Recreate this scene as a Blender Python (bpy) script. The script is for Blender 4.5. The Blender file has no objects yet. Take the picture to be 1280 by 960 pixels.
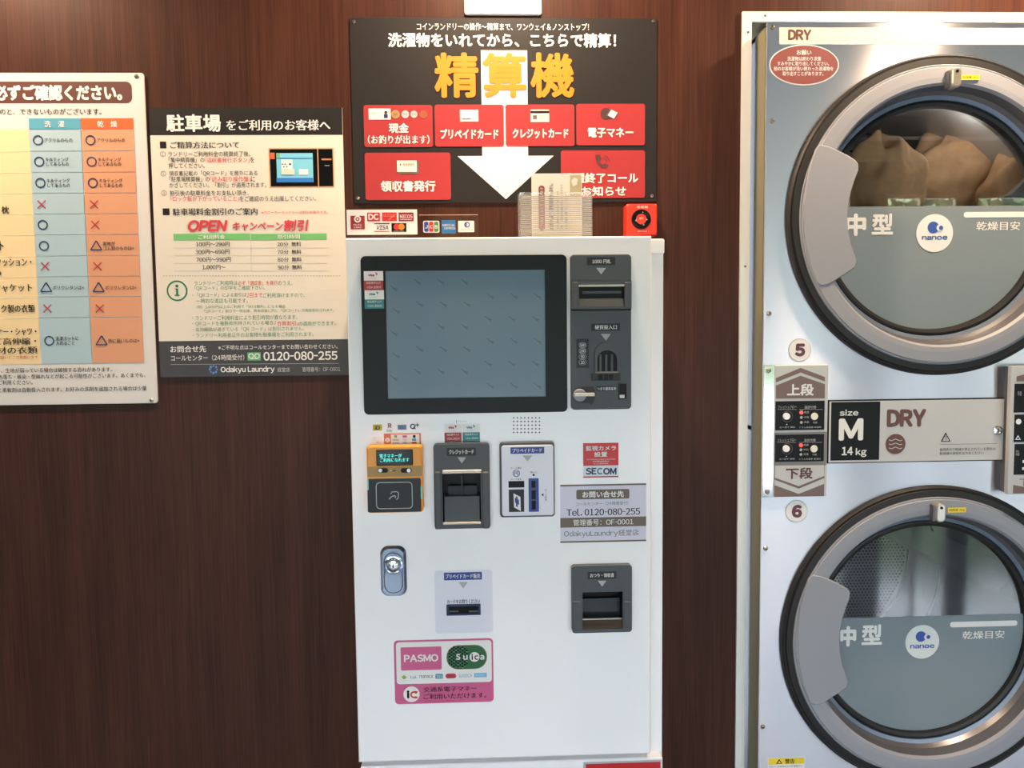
import bpy, bmesh, math, random
from mathutils import Matrix, Vector
random.seed(7)
PI = math.pi
SC = bpy.context.scene
COL = SC.collection

# ------------------------------------------------------------------ camera, world, light, exposure
FPX = 1000.0
PITCH, YAW, ROLL = math.radians(-4.162), math.radians(-2.135), math.radians(0.632)
CAMZ = 1.5
cp, sp, cy_, sy_, cr, sr = math.cos(PITCH), math.sin(PITCH), math.cos(YAW), math.sin(YAW), math.cos(ROLL), math.sin(ROLL)
RZ = Matrix(((cy_, -sy_, 0), (sy_, cy_, 0), (0, 0, 1)))
RX = Matrix(((1, 0, 0), (0, cp, -sp), (0, sp, cp)))
RY = Matrix(((cr, 0, sr), (0, 1, 0), (-sr, 0, cr)))
RR = RZ @ RX @ RY
cam_d = bpy.data.cameras.new('camera')
cam_d.sensor_width = 36.0
cam_d.lens = 36.0 * FPX / 1280.0
cam_d.clip_start = 0.02
cam = bpy.data.objects.new('camera', cam_d)
COL.objects.link(cam)
M3 = RR @ Matrix(((1, 0, 0), (0, 0, -1), (0, 1, 0)))
cam.matrix_world = Matrix.Translation((0, 0, CAMZ)) @ M3.to_4x4()
SC.camera = cam

W = bpy.data.worlds.new('sky'); SC.world = W; W.use_nodes = True
bg = W.node_tree.nodes['Background']
bg.inputs[0].default_value = (0.80, 0.86, 1.0, 1)
bg.inputs[1].default_value = 15.0
sun_d = bpy.data.lights.new('sun', 'SUN'); sun_d.energy = 15; sun_d.angle = 0.01; sun_d.color = (1, 0.97, 0.96)
sun = bpy.data.objects.new('sun', sun_d); COL.objects.link(sun); sun.rotation_euler = (math.radians(38), 0, math.radians(150)); sun.location = (0, -8, 10)

SC.view_settings.view_transform = 'Standard'
SC.view_settings.look = 'None'
SC.view_settings.exposure = 0.0
SC.view_settings.gamma = 1.0
SC.view_settings.use_curve_mapping = False

DOWNLIGHTS = [(-1.22, 1.48, 80), (0.06, 1.44, 80), (1.20, 1.50, 88)]
WARM = (1.0, 0.72, 0.48)
ROOM_H = 2.90
BACK = -3.0
XL, XR = -3.6, 5.6
# window openings in the glazed wall behind the camera: x0, x1, z0, z1
OPEN = [(-3.2, -1.9, 0.1, 2.56), (-1.8, -0.5, 0.1, 2.56), (-0.4, 0.9, 0.1, 2.56), (1.0, 1.95, 0.1, 2.56), (2.05, 3.12, 0.1, 2.56), (3.37, 4.02, 0.1, 2.56), (4.14, 5.4, 0.1, 2.56)]
def area(name, loc, rot, sx, sy, power, colr, portal=False):
    d = bpy.data.lights.new(name, 'AREA'); d.shape = 'RECTANGLE'; d.size = sx; d.size_y = sy; d.energy = power; d.color = colr
    if portal: d.cycles.is_portal = True
    o = bpy.data.objects.new(name, d); COL.objects.link(o); o.location = loc; o.rotation_euler = rot
    return o
for (a, b, c, d_) in OPEN:
    area('daylight_portal', ((a+b)/2, BACK-0.12, (c+d_)/2), (PI/2, 0, 0), b-a, d_-c, 1, (1, 1, 1), True)

# ------------------------------------------------------------------ measuring
def W2(px, py, d):
    """a picture point on the upright plane that stands d metres in front of the camera -> x, z"""
    v = RR @ Vector(((px-640)/FPX, 1.0, (480-py)/FPX))
    return v.x/v.y*d, CAMZ + v.z/v.y*d
def BX(x0, y0, x1, y1, d):
    xm, ym = (x0+x1)/2, (y0+y1)/2
    return W2(x0, ym, d)[0], W2(x1, ym, d)[0], W2(xm, y1, d)[1], W2(xm, y0, d)[1]   # x0 x1 zlow zhigh

# ------------------------------------------------------------------ materials
def lin(c):
    return tuple((v/255/12.92 if v/255 <= 0.04045 else ((v/255+0.055)/1.055)**2.4) for v in c)
MATS = {}
def mat(name, rgb, rough=0.5, metal=0.0, emit=None, es=0.0, coat=0.0, aniso=0.0, spec=None):
    if name in MATS: return MATS[name]
    m = bpy.data.materials.new(name); m.use_nodes = True
    p = m.node_tree.nodes['Principled BSDF']
    p.inputs['Base Color'].default_value = (*lin(rgb), 1)
    p.inputs['Roughness'].default_value = rough
    p.inputs['Metallic'].default_value = metal
    if spec is not None: p.inputs['Specular IOR Level'].default_value = spec
    if coat: p.inputs['Coat Weight'].default_value = coat; p.inputs['Coat Roughness'].default_value = 0.05
    if aniso: p.inputs['Anisotropic'].default_value = aniso
    if emit: p.inputs['Emission Color'].default_value = (*lin(emit), 1); p.inputs['Emission Strength'].default_value = es
    MATS[name] = m
    return m
def nodes(m): return m.node_tree.nodes, m.node_tree.links
def noise_tint(m, scale, strength, amount=0.15, dark=(0.7, 0.7, 0.7)):
    """fine procedural mottling of a base colour"""
    n, l = nodes(m); p = n['Principled BSDF']
    base = tuple(p.inputs['Base Color'].default_value)
    tc = n.new('ShaderNodeTexCoord'); mp = n.new('ShaderNodeMapping'); mp.inputs['Scale'].default_value = scale
    nz = n.new('ShaderNodeTexNoise'); nz.inputs['Scale'].default_value = strength; nz.inputs['Detail'].default_value = 6
    mx = n.new('ShaderNodeMix'); mx.data_type = 'RGBA'
    mx.inputs[6].default_value = base; mx.inputs[7].default_value = tuple(base[i]*dark[i] for i in range(3)) + (1,)
    mr = n.new('ShaderNodeMapRange'); mr.inputs[1].default_value = 0.35; mr.inputs[2].default_value = 0.65; mr.inputs[4].default_value = amount
    l.new(tc.outputs['Object'], mp.inputs[0]); l.new(mp.outputs[0], nz.inputs['Vector']); l.new(nz.outputs[0], mr.inputs[0])
    l.new(mr.outputs[0], mx.inputs[0]); l.new(mx.outputs[2], p.inputs['Base Color'])
    return nz, mr
def wood(name, c_dark, c_light, rough, scale=(130, 130, 1.6), bump=0.15):
    m = mat(name, (60, 40, 30), rough); n, l = nodes(m); p = n['Principled BSDF']
    tc = n.new('ShaderNodeTexCoord')
    def layer(sc, s, det):
        mp = n.new('ShaderNodeMapping'); mp.inputs['Scale'].default_value = sc
        nz = n.new('ShaderNodeTexNoise'); nz.inputs['Scale'].default_value = s; nz.inputs['Detail'].default_value = det; nz.inputs['Roughness'].default_value = 0.65
        l.new(tc.outputs['Object'], mp.inputs[0]); l.new(mp.outputs[0], nz.inputs['Vector']); return nz
    a = layer(scale, 3.0, 5); b = layer((scale[0]*0.09, scale[1]*0.09, scale[2]*0.5), 2.0, 3)
    mth = n.new('ShaderNodeMath'); mth.operation = 'MULTIPLY_ADD'; mth.inputs[1].default_value = 0.6
    m2 = n.new('ShaderNodeMath'); m2.operation = 'MULTIPLY'; m2.inputs[1].default_value = 0.4
    l.new(b.outputs[0], m2.inputs[0]); l.new(a.outputs[0], mth.inputs[0]); l.new(m2.outputs[0], mth.inputs[2])
    r = n.new('ShaderNodeValToRGB'); r.color_ramp.elements[0].position = 0.36; r.color_ramp.elements[1].position = 0.64
    r.color_ramp.elements[0].color = (*c_dark, 1); r.color_ramp.elements[1].color = (*c_light, 1)
    l.new(mth.outputs[0], r.inputs[0]); l.new(r.outputs[0], p.inputs['Base Color'])
    bp = n.new('ShaderNodeBump'); bp.inputs['Strength'].default_value = bump; bp.inputs['Distance'].default_value = 0.0006
    l.new(a.outputs[0], bp.inputs['Height']); l.new(bp.outputs[0], p.inputs['Normal'])
    return m
def clear(name, tint=(1, 1, 1), refl=1.0, rough=0.01, haze=0.0, hazecol=(255, 255, 255), ior=1.5):
    """thin clear sheet: transparent with fresnel reflection and optional milky haze"""
    m = bpy.data.materials.new(name); m.use_nodes = True; n, l = nodes(m); n.remove(n['Principled BSDF'])
    out = n['Material Output']; t = n.new('ShaderNodeBsdfTransparent'); t.inputs[0].default_value = (*tint, 1)
    g = n.new('ShaderNodeBsdfGlossy'); g.inputs['Roughness'].default_value = rough
    fr = n.new('ShaderNodeFresnel'); fr.inputs[0].default_value = ior
    mu = n.new('ShaderNodeMath'); mu.operation = 'MULTIPLY'; mu.inputs[1].default_value = refl; mu.use_clamp = True
    mx = n.new('ShaderNodeMixShader'); l.new(fr.outputs[0], mu.inputs[0]); l.new(mu.outputs[0], mx.inputs[0])
    src = t
    if haze:
        df = n.new('ShaderNodeBsdfDiffuse'); df.inputs[0].default_value = (*lin(hazecol), 1)
        m1 = n.new('ShaderNodeMixShader'); m1.inputs[0].default_value = haze
        l.new(t.outputs[0], m1.inputs[1]); l.new(df.outputs[0], m1.inputs[2]); src = m1
    l.new(src.outputs[0], mx.inputs[1]); l.new(g.outputs[0], mx.inputs[2]); l.new(mx.outputs[0], out.inputs[0])
    MATS[name] = m
    return m

# ------------------------------------------------------------------ mesh building
_tc = {}
_gc = {}
def glyph(ch):
    """one letter in the broad sans drawing that the Japanese lettering uses"""
    if ch not in _gc:
        f = chr(ord(ch)+0xFEE0)
        cu = bpy.data.curves.new('t', 'FONT'); cu.body = f; cu.resolution_u = 3
        ob = bpy.data.objects.new('t', cu); me = bpy.data.meshes.new_from_object(ob)
        vs = [(v.co.x, v.co.y) for v in me.vertices]; fs = [tuple(p.vertices) for p in me.polygons]
        bpy.data.objects.remove(ob); bpy.data.curves.remove(cu); bpy.data.meshes.remove(me)
        x0 = min(v[0] for v in vs); x1 = max(v[0] for v in vs); k = 0.45 if ch == '-' else 1.0
        _gc[ch] = ([((v[0]-x0)*k, v[1]) for v in vs], fs, (x1-x0)*k)
    return _gc[ch]
_em = []
def EM():
    if not _em:
        w = []
        for t_ in ('田', '田田'):
            cu = bpy.data.curves.new('t', 'FONT'); cu.body = t_; ob = bpy.data.objects.new('t', cu); me = bpy.data.meshes.new_from_object(ob); w.append(max(v.co.x for v in me.vertices))
            bpy.data.objects.remove(ob); bpy.data.curves.remove(cu); bpy.data.meshes.remove(me)
        _em.append(w[1]-w[0])
    return _em[0]
def kana(ch):
    if ch not in _gc:
        cu = bpy.data.curves.new('t', 'FONT'); cu.body = ch; cu.resolution_u = 2; ob = bpy.data.objects.new('t', cu); me = bpy.data.meshes.new_from_object(ob)
        _gc[ch] = ([(v.co.x, v.co.y) for v in me.vertices], [tuple(p.vertices) for p in me.polygons], 0)
        bpy.data.objects.remove(ob); bpy.data.curves.remove(cu); bpy.data.meshes.remove(me)
    return _gc[ch]
def tshape(body, shear=0.0, rot=0, space=1.0):
    k = (body, shear, rot, space)
    if k in _tc: return _tc[k]
    if any(33 <= ord(c) < 127 for c in body) and '\n' not in body:
        vs, fs, x = [], [], 0.0
        for ch in body:
            if ch == ' ': x += 0.28; continue
            if ord(ch) > 126:
                g = kana(ch); b = len(vs); vs += [(v[0]+x, v[1]) for v in g[0]]; fs += [tuple(b+i for i in f) for f in g[1]]; x += EM(); continue
            if vs and x > 0 and body[body.index(ch)-1:body.index(ch)] > '~': x += 0.04
            g = glyph(ch); b = len(vs); vs += [(v[0]+x, v[1]) for v in g[0]]; fs += [tuple(b+i for i in f) for f in g[1]]; x += g[2]+(0.085 if ch not in 'il1' else 0.10)
        vs = [(vx + shear*vy, vy) for vx, vy in vs]
        if rot == 90: vs = [(-vy, vx) for vx, vy in vs]
        xs = [v[0] for v in vs]; ys = [v[1] for v in vs]
        _tc[k] = (vs, fs, (min(xs), max(xs), min(ys), max(ys)))
        return _tc[k]
    cu = bpy.data.curves.new('t', 'FONT'); cu.body = body; cu.resolution_u = 2; cu.space_character = space
    ob = bpy.data.objects.new('t', cu); me = bpy.data.meshes.new_from_object(ob)
    vs = [(v.co.x + shear*v.co.y, v.co.y) for v in me.vertices]
    if rot == 90: vs = [(-y, x) for x, y in vs]
    if rot == -90: vs = [(y, -x) for x, y in vs]
    fs = [tuple(p.vertices) for p in me.polygons]
    bpy.data.objects.remove(ob); bpy.data.curves.remove(cu); bpy.data.meshes.remove(me)
    xs = [v[0] for v in vs]; ys = [v[1] for v in vs]
    bb = (min(xs), max(xs), min(ys), max(ys)) if vs else (0, 1, 0, 1)
    _tc[k] = (vs, fs, bb)
    return _tc[k]
def rrect(x0, x1, z0, z1, r=0.0, n=5):
    r = min(r, (x1-x0)/2*0.999, (z1-z0)/2*0.999)
    if r <= 0: return [(x0, z0), (x1, z0), (x1, z1), (x0, z1)]
    o = []
    for cx, cz, a in ((x0+r, z0+r, PI), (x1-r, z0+r, 1.5*PI), (x1-r, z1-r, 0), (x0+r, z1-r, 0.5*PI)):
        for i in range(n+1):
            t = a + i*PI/2/n; o.append((cx+r*math.cos(t), cz+r*math.sin(t)))
    return o
def circle(cx, cz, r, n=32, rz=None): return [(cx+r*math.cos(2*PI*i/n), cz+(rz or r)*math.sin(2*PI*i/n)) for i in range(n)]
class P:
    """collects faces; build() links them as one mesh object. The front looks towards -Y."""
    def __init__(s): s.V = []; s.F = []; s.M = []; s.S = []; s.mats = []
    def mi(s, m):
        if m not in s.mats: s.mats.append(m)
        return s.mats.index(m)
    def add(s, vs, fs, m, smooth=False):
        b = len(s.V); s.V += [tuple(v) for v in vs]; i = s.mi(m)
        for f in fs: s.F.append(tuple(b+k for k in f)); s.M.append(i); s.S.append(smooth)
        return s
    def flat(s, pts, y, m):      # printed shape, points anticlockwise seen from the front (x right, z up)
        a = sum(pts[i-1][0]*pts[i][1]-pts[i][0]*pts[i-1][1] for i in range(len(pts)))
        if a < 0: pts = pts[::-1]
        return s.add([(x, y, z) for x, z in pts], [tuple(range(len(pts)))], m)
    def prism(s, pts, y0, y1, m, bev=0.0, side=None, inset=None):
        """solid with outline pts, front at y0 (nearer), back at y1"""
        a = sum(pts[i-1][0]*pts[i][1]-pts[i][0]*pts[i-1][1] for i in range(len(pts)))
        if a < 0: pts = pts[::-1]
        n = len(pts); side = side or m
        if bev:
            cx = (min(p[0] for p in pts)+max(p[0] for p in pts))/2; cz = (min(p[1] for p in pts)+max(p[1] for p in pts))/2
            hx = (max(p[0] for p in pts)-min(p[0] for p in pts))/2; hz = (max(p[1] for p in pts)-min(p[1] for p in pts))/2
            f = [(cx+(x-cx)*(hx-bev)/hx, cz+(z-cz)*(hz-bev)/hz) for x, z in pts]
            s.add([(x, y0, z) for x, z in f], [tuple(range(n))], m)
            vs = [(x, y0, z) for x, z in f]+[(x, y0+bev, z) for x, z in pts]
            s.add(vs, [(i, n+i, n+(i+1) % n, (i+1) % n) for i in range(n)], m)
            ys = y0+bev
        else:
            s.add([(x, y0, z) for x, z in pts], [tuple(range(n))], m); ys = y0
        vs = [(x, ys, z) for x, z in pts]+[(x, y1, z) for x, z in pts]
        s.add(vs, [(i, n+i, n+(i+1) % n, (i+1) % n) for i in range(n)], side)
        s.add([(x, y1, z) for x, z in pts], [tuple(range(n))[::-1]], side)
        return s
    def frame(s, po, pi, y0, y1, m, yi=None, mi=None, back=False):
        """ring between two outlines of equal length; the inner walls run back to yi"""
        assert len(po) == len(pi)
        n = len(po); yi = yi or y1; mi = mi or m
        s.add([(x, y0, z) for x, z in po]+[(x, y0, z) for x, z in pi], [(i, (i+1) % n, n+(i+1) % n, n+i) for i in range(n)], m)
        s.add([(x, y0, z) for x, z in po]+[(x, y1, z) for x, z in po], [(i, n+i, n+(i+1) % n, (i+1) % n) for i in range(n)], m)
        s.add([(x, y0, z) for x, z in pi]+[(x, yi, z) for x, z in pi], [((i+1) % n, n+(i+1) % n, n+i, i) for i in range(n)], mi)
        if back: s.add([(x, yi, z) for x, z in pi], [tuple(range(n))], mi)
        return s
    def box(s, x0, x1, y0, y1, z0, z1, m):
        v = [(x0, y0, z0), (x1, y0, z0), (x1, y1, z0), (x0, y1, z0), (x0, y0, z1), (x1, y0, z1), (x1, y1, z1), (x0, y1, z1)]
        return s.add(v, [(0, 3, 2, 1), (4, 5, 6, 7), (0, 1, 5, 4), (1, 2, 6, 5), (2, 3, 7, 6), (3, 0, 4, 7)], m)
    def lathe(s, cx, cz, prof, m, seg=64, a0=0.0, a1=2*PI, cap=False):
        """prof: (radius, y[, material]) turned about the axis through cx, cz; ordered from the outer back over the front to the centre"""
        full = abs(a1-a0-2*PI) < 1e-6
        n = seg if full else seg+1
        for k in range(len(prof)-1):
            (r0, y0), (r1, y1) = prof[k][:2], prof[k+1][:2]
            mm = prof[k][2] if len(prof[k]) > 2 else m
            vs = []
            for i in range(n):
                a = a0+(a1-a0)*i/seg
                c, t = math.cos(a), math.sin(a)
                vs += [(cx+r0*c, y0, cz+r0*t), (cx+r1*c, y1, cz+r1*t)]
            fs = []
            for i in range(seg):
                j = (i+1) % n
                if r1 <= 1e-6: fs.append((2*i, 2*j, 2*i+1))
                else: fs.append((2*i, 2*j, 2*j+1, 2*i+1))
            s.add(vs, fs, mm, True)
        return s
    def text(s, body, bb, y, m, bold=0.0, shear=0.0, rot=0, space=1.0):
        """lettering whose ink fills the box bb = x0 x1 z0 z1"""
        vs, fs, b = tshape(body, shear, rot, space)
        if not vs: return s
        bx = bold*(bb[3]-bb[2])
        sx = (bb[1]-bb[0]-2*bx)/max(b[1]-b[0], 1e-6); sz = (bb[3]-bb[2]-2*bx)/max(b[3]-b[2], 1e-6)
        q_ = 0.7071; offs = [(0, 0)] if not bold else ([(-1, 0), (1, 0), (0, -1), (0, 1), (-q_, -q_), (q_, -q_), (q_, q_), (-q_, q_), (0, 0)] if bold > 0.024 else [(-1, 0), (1, 0)])
        for k, (dx, dz) in enumerate(offs):
            s.add([(bb[0]+bx+(x-b[0])*sx+dx*bx, y-k*4e-5, bb[2]+bx+(z-b[2])*sz+dz*bx) for x, z in vs], fs, m)
        return s
    def build(s, name, parent=None, label=None, kind=None):
        me = bpy.data.meshes.new(name)
        o = bpy.data.objects.new(name, me)
        off = Vector((0, 0, 0))
        if parent is not None:
            o.parent = parent
            q = parent
            while q is not None: off = off + q.location; q = q.parent
        elif s.V:
            xs = [v[0] for v in s.V]; ys = [v[1] for v in s.V]; zs = [v[2] for v in s.V]
            off = Vector(((min(xs)+max(xs))/2, (min(ys)+max(ys))/2, min(zs))); o.location = off
        me.from_pydata([(v[0]-off.x, v[1]-off.y, v[2]-off.z) for v in s.V], [], s.F)
        for m in s.mats: me.materials.append(m)
        me.polygons.foreach_set('material_index', s.M); me.polygons.foreach_set('use_smooth', s.S)
        me.update()
        COL.objects.link(o)
        if label: o['label'] = label
        if kind: o['kind'] = kind
        return o
def thing(name, loc, label, cat, group=None):
    o = bpy.data.objects.new(name, None); o.empty_display_size = 0.05; COL.objects.link(o); o.location = loc
    o['label'] = label; o['category'] = cat
    if group: o['group'] = group
    return o
def tag(o, label, cat, group=None):
    o['label'] = label; o['category'] = cat
    if group: o['group'] = group
    return o
class Print:
    """flat printing on an upright sheet whose face is at distance d; coordinates as measured on the photograph, squared up on the sheet"""
    def __init__(s, d): s.d = d; s.p = P(); s.k = 1
    def y(s, layer): return s.d - 0.00045*layer
    def rect(s, x0, y0, x1, y1, m, layer=1, r=0.0):
        b = BX(x0, y0, x1, y1, s.d); s.p.flat(rrect(*b, r*s.d/1000), s.y(layer), m); return s
    def poly(s, pts, m, layer=1): s.p.flat([W2(x, y, s.d) for x, y in pts], s.y(layer), m); return s
    def disc(s, cx, cy, r, m, layer=1, ry=None, n=28):
        x, z = W2(cx, cy, s.d); s.p.flat(circle(x, z, r*s.d/1000, n, ry and ry*s.d/1000), s.y(layer), m); return s
    def ring(s, cx, cy, r, w, m, layer=1, n=32):
        x, z = W2(cx, cy, s.d); q = s.d/1000
        a = circle(x, z, r*q, n); b = circle(x, z, (r-w)*q, n); yy = s.y(layer)
        s.p.add([(u, yy, v) for u, v in a]+[(u, yy, v) for u, v in b], [(i, (i+1) % n, n+(i+1) % n, n+i) for i in range(n)], m); return s
    def rring(s, x0, y0, x1, y1, r, w, m, layer=1):
        b = BX(x0, y0, x1, y1, s.d); q = s.d/1000; w *= q; r *= q
        a = rrect(*b, r); c = rrect(b[0]+w, b[1]-w, b[2]+w, b[3]-w, max(r-w, 1e-4)); n = len(a); yy = s.y(layer)
        if len(c) == n: s.p.add([(u, yy, v) for u, v in a]+[(u, yy, v) for u, v in c], [(i, (i+1) % n, n+(i+1) % n, n+i) for i in range(n)], m)
        return s
    def line(s, x0, y0, x1, y1, w, m, layer=1):
        L = math.hypot(x1-x0, y1-y0); nx, ny = -(y1-y0)/L*w/2, (x1-x0)/L*w/2
        return s.poly([(x0+nx, y0+ny), (x1+nx, y1+ny), (x1-nx, y1-ny), (x0-nx, y0-ny)], m, layer)
    def tri(s, x0, y0, x1, y1, m, layer=1, up=False):
        xm = (x0+x1)/2
        return s.poly([(x0, y1), (x1, y1), (xm, y0)] if up else [(x0, y0), (x1, y0), (xm, y1)], m, layer)
    def text(s, body, x0, y0, x1, y1, m, layer=2, bold=0.0, **k): s.p.text(body, BX(x0, y0, x1, y1, s.d), s.y(layer), m, bold, **k); return s
    def build(s, name, parent, label=None): return s.p.build(name, parent, label)

# material library
WHITE_PAINT = mat('white_powder_coat', (244, 243, 243), 0.22, spec=0.6); noise_tint(WHITE_PAINT, (1, 1, 1), 6, 0.25, (0.97, 0.97, 0.97))
PAPER = mat('white_print', (232, 229, 226), 0.45)
PBOARD = mat('white_board', (206, 204, 202), 0.35); noise_tint(PBOARD, (1, 1, 1), 3, 0.3, (0.97, 0.97, 0.97))
CREAM = mat('cream_board', (212, 206, 194), 0.4)
INK = mat('black_ink', (28, 25, 25), 0.5, spec=0.2)
NEARBLACK = mat('poster_black', (28, 25, 25), 0.5, spec=0.3)
WINK = mat('white_ink', (226, 224, 220), 0.45)
LGREY = mat('light_grey_ink', (175, 178, 180), 0.45)
GREYINK = mat('grey_ink', (95, 90, 88), 0.5)
REDP = mat('red_ink', (156, 42, 46), 0.5, spec=0.4)
REDTXT = mat('red_text', (200, 55, 65), 0.5)
ORANGE = mat('orange_ink', (230, 128, 22), 0.45)
BROWNH = mat('brown_header', (88, 48, 40), 0.45)
BLUECOL = mat('blue_column', (158, 184, 196), 0.5)
BLUEHEAD = mat('blue_head', (76, 150, 176), 0.5)
ORANGECOL = mat('orange_column', (204, 146, 112), 0.5)
ORANGEHEAD = mat('orange_head', (216, 92, 38), 0.5)
BEIGECOL = mat('beige_column', (222, 200, 156), 0.5)
NAVY = mat('navy_ink', (28, 40, 84), 0.5)
CRIMSON = mat('crimson_ink', (168, 44, 50), 0.5)
GREENH = mat('green_head', (106, 180, 108), 0.5)
GREENT = mat('green_text', (74, 132, 104), 0.5)
GREENI = mat('green_icon', (14, 116, 84), 0.5)
FOOT = mat('dark_footer', (52, 50, 54), 0.45)
LABELBLUE = mat('label_blue', (36, 62, 140), 0.4)
TRIGREY = mat('grey_triangle', (165, 168, 170), 0.45)
DGREY = mat('dark_grey_plastic', (84, 88, 91), 0.42, spec=0.2); noise_tint(DGREY, (1, 1, 1), 400, 0.3, (0.9, 0.9, 0.9))
DGREY2 = mat('charcoal_plastic', (50, 53, 56), 0.4, spec=0.2)
BLACKP = mat('black_plastic', (10, 11, 13), 0.3, spec=0.15)
MATTEBLACK = mat('matte_black_bezel', (16, 19, 22), 0.38, spec=0.2)
RUBBER = mat('black_rubber', (18, 17, 17), 0.55)
SILVERP = mat('silver_plastic', (142, 144, 151), 0.5, 0.0)
STEELB = mat('bluish_ring', (108, 122, 140), 0.35, 0.2)
CHROME = mat('chrome', (215, 217, 220), 0.12, 1.0)
CHROMEB = mat('blued_chrome', (176, 188, 214), 0.16, 1.0)
STEELDULL = mat('satin_steel', (178, 170, 158), 0.35, 0.5)
KHAKI = mat('khaki_enamel', (122, 116, 88), 0.8, spec=0.1)
TEAL = mat('teal_ink', (20, 128, 134), 0.45)
PINK = mat('pink_ink', (204, 92, 138), 0.45)
YELLOW = mat('yellow_ink', (236, 206, 50), 0.45)
ORANGEP = mat('orange_plastic', (226, 150, 48), 0.35)
LEDRED = mat('red_led', (255, 70, 60), 0.3, emit=(255, 60, 50), es=2.5)
LEDWHITE = mat('lamp_dot', (240, 240, 240), 0.3)
LCDTXT = mat('lcd_text', (90, 230, 220), 0.4, emit=(80, 230, 215), es=0.7)
LABELBROWN = mat('label_brown', (104, 90, 80), 0.45)
LILAC = mat('lilac_label', (208, 206, 220), 0.4)
PALEBLUE = mat('pale_blue_label', (222, 222, 232), 0.4)

# stainless steel, brushed sideways so that highlights run up and down
def stainless():
    m = mat('brushed_stainless', (196, 196, 204), 0.28, 1.0, aniso=0.97); n, l = nodes(m); p = n['Principled BSDF']
    cr_ = n.new('ShaderNodeCombineXYZ'); cr_.inputs[2].default_value = 1.0
    l.new(cr_.outputs[0], p.inputs['Tangent'])
    tc = n.new('ShaderNodeTexCoord'); mp = n.new('ShaderNodeMapping'); mp.inputs['Scale'].default_value = (1.5, 1, 700)
    nz = n.new('ShaderNodeTexNoise'); nz.inputs['Scale'].default_value = 1.0; nz.inputs['Detail'].default_value = 3
    mr = n.new('ShaderNodeMapRange'); mr.inputs[3].default_value = 0.28; mr.inputs[4].default_value = 0.31
    l.new(tc.outputs['Object'], mp.inputs[0]); l.new(mp.outputs[0], nz.inputs['Vector']); l.new(nz.outputs[0], mr.inputs[0]); l.new(mr.outputs[0], p.inputs['Roughness'])
    return m
STEEL = stainless()
VENEER = wood('dark_wood_veneer', (0.027, 0.0098, 0.0064), (0.066, 0.0240, 0.0150), 0.42, bump=0.3)
VENEER.node_tree.nodes['Principled BSDF'].inputs['Specular IOR Level'].default_value = 0.16
OAK = wood('warm_ceiling_wood', (0.22, 0.12, 0.06), (0.42, 0.25, 0.14), 0.5, scale=(60, 1.2, 60))
POSTWOOD = wood('window_post_wood', (0.10, 0.055, 0.03), (0.22, 0.12, 0.07), 0.5)
PLASTER = mat('pale_plaster', (205, 200, 192), 0.7); noise_tint(PLASTER, (1, 1, 1), 30, 0.3, (0.94, 0.94, 0.94))
FLOORM = mat('grey_floor_tile', (128, 136, 152), 0.12); noise_tint(FLOORM, (1, 1, 1), 25, 0.5, (0.85, 0.85, 0.85))

# ------------------------------------------------------------------ the room
WALL = 1.83
TX0 = W2(930.5, 14.5, 1.822)[0]-0.003; TZ1 = W2(1100, 14.8, 1.822)[1]     # dryer opening: left edge and top edge
DX1 = 1.45
def struct(name, p): o = p.build(name); o['kind'] = 'structure'; return o
struct('wall_front_1', P().box(XL, TX0+0.004, WALL, WALL+0.12, 0, ROOM_H, VENEER))
struct('wall_front_2', P().box(TX0+0.004, DX1+0.03, WALL, WALL+0.12, TZ1-0.006, ROOM_H, VENEER))
struct('wall_front_3', P().box(DX1+0.03, XR, WALL, WALL+0.12, 0, ROOM_H, VENEER))
p = P(); p.box(XL, XR, BACK-0.3, WALL+0.9, -0.1, 0, FLOORM); struct('floor', p)
p = P(); p.box(XL-0.1, XR+0.1, BACK-0.9, WALL+0.12, ROOM_H, ROOM_H+0.1, OAK)
y = BACK+0.3
while y < WALL-0.6:
    p.box(XL, XR, y, y+0.10, ROOM_H-0.14, ROOM_H, OAK); y += 0.75
struct('ceiling', p)
p = P(); p.box(XL-0.1, XL, BACK, WALL+0.12, 0, ROOM_H, PLASTER); struct('wall_left', p)
p = P(); p.box(XR, XR+0.1, BACK, WALL+0.12, 0, ROOM_H, PLASTER); struct('wall_right', p)
p = P()
p.box(XL, XR, BACK-0.1, BACK, 0, 0.1, POSTWOOD); p.box(XL, XR, BACK-0.1, BACK, 2.56, ROOM_H, OAK)
xs = [XL] + [v for o in OPEN for v in o[:2]] + [XR]
for i in range(0, len(xs), 2): p.box(xs[i], xs[i+1], BACK-0.1, BACK, 0.1, 2.56, POSTWOOD)
struct('wall_back', p)
GLASSW = clear('window_glass', (0.97, 0.99, 0.98))
for k, (a, b, c, d_) in enumerate(OPEN):
    p = P(); ym = BACK-0.05
    p.frame(rrect(a, b, c, d_), rrect(a+0.035, b-0.035, c+0.035, d_-0.035), ym-0.02, ym+0.02, STEELDULL)
    p.box((a+b)/2-0.012, (a+b)/2+0.012, ym-0.02, ym+0.02, c+0.035, d_-0.035, STEELDULL)
    fr = struct('window_%d' % (k+1), p)
    g = P(); g.flat(rrect(a+0.035, b-0.035, c+0.035, d_-0.035), ym, GLASSW); g.build('pane', fr)
# recess behind the dryer
p = P(); p.box(TX0-0.06, DX1+0.2, 2.75, 2.80, 0, ROOM_H, MATTEBLACK); struct('wall_recess', p)

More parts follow.
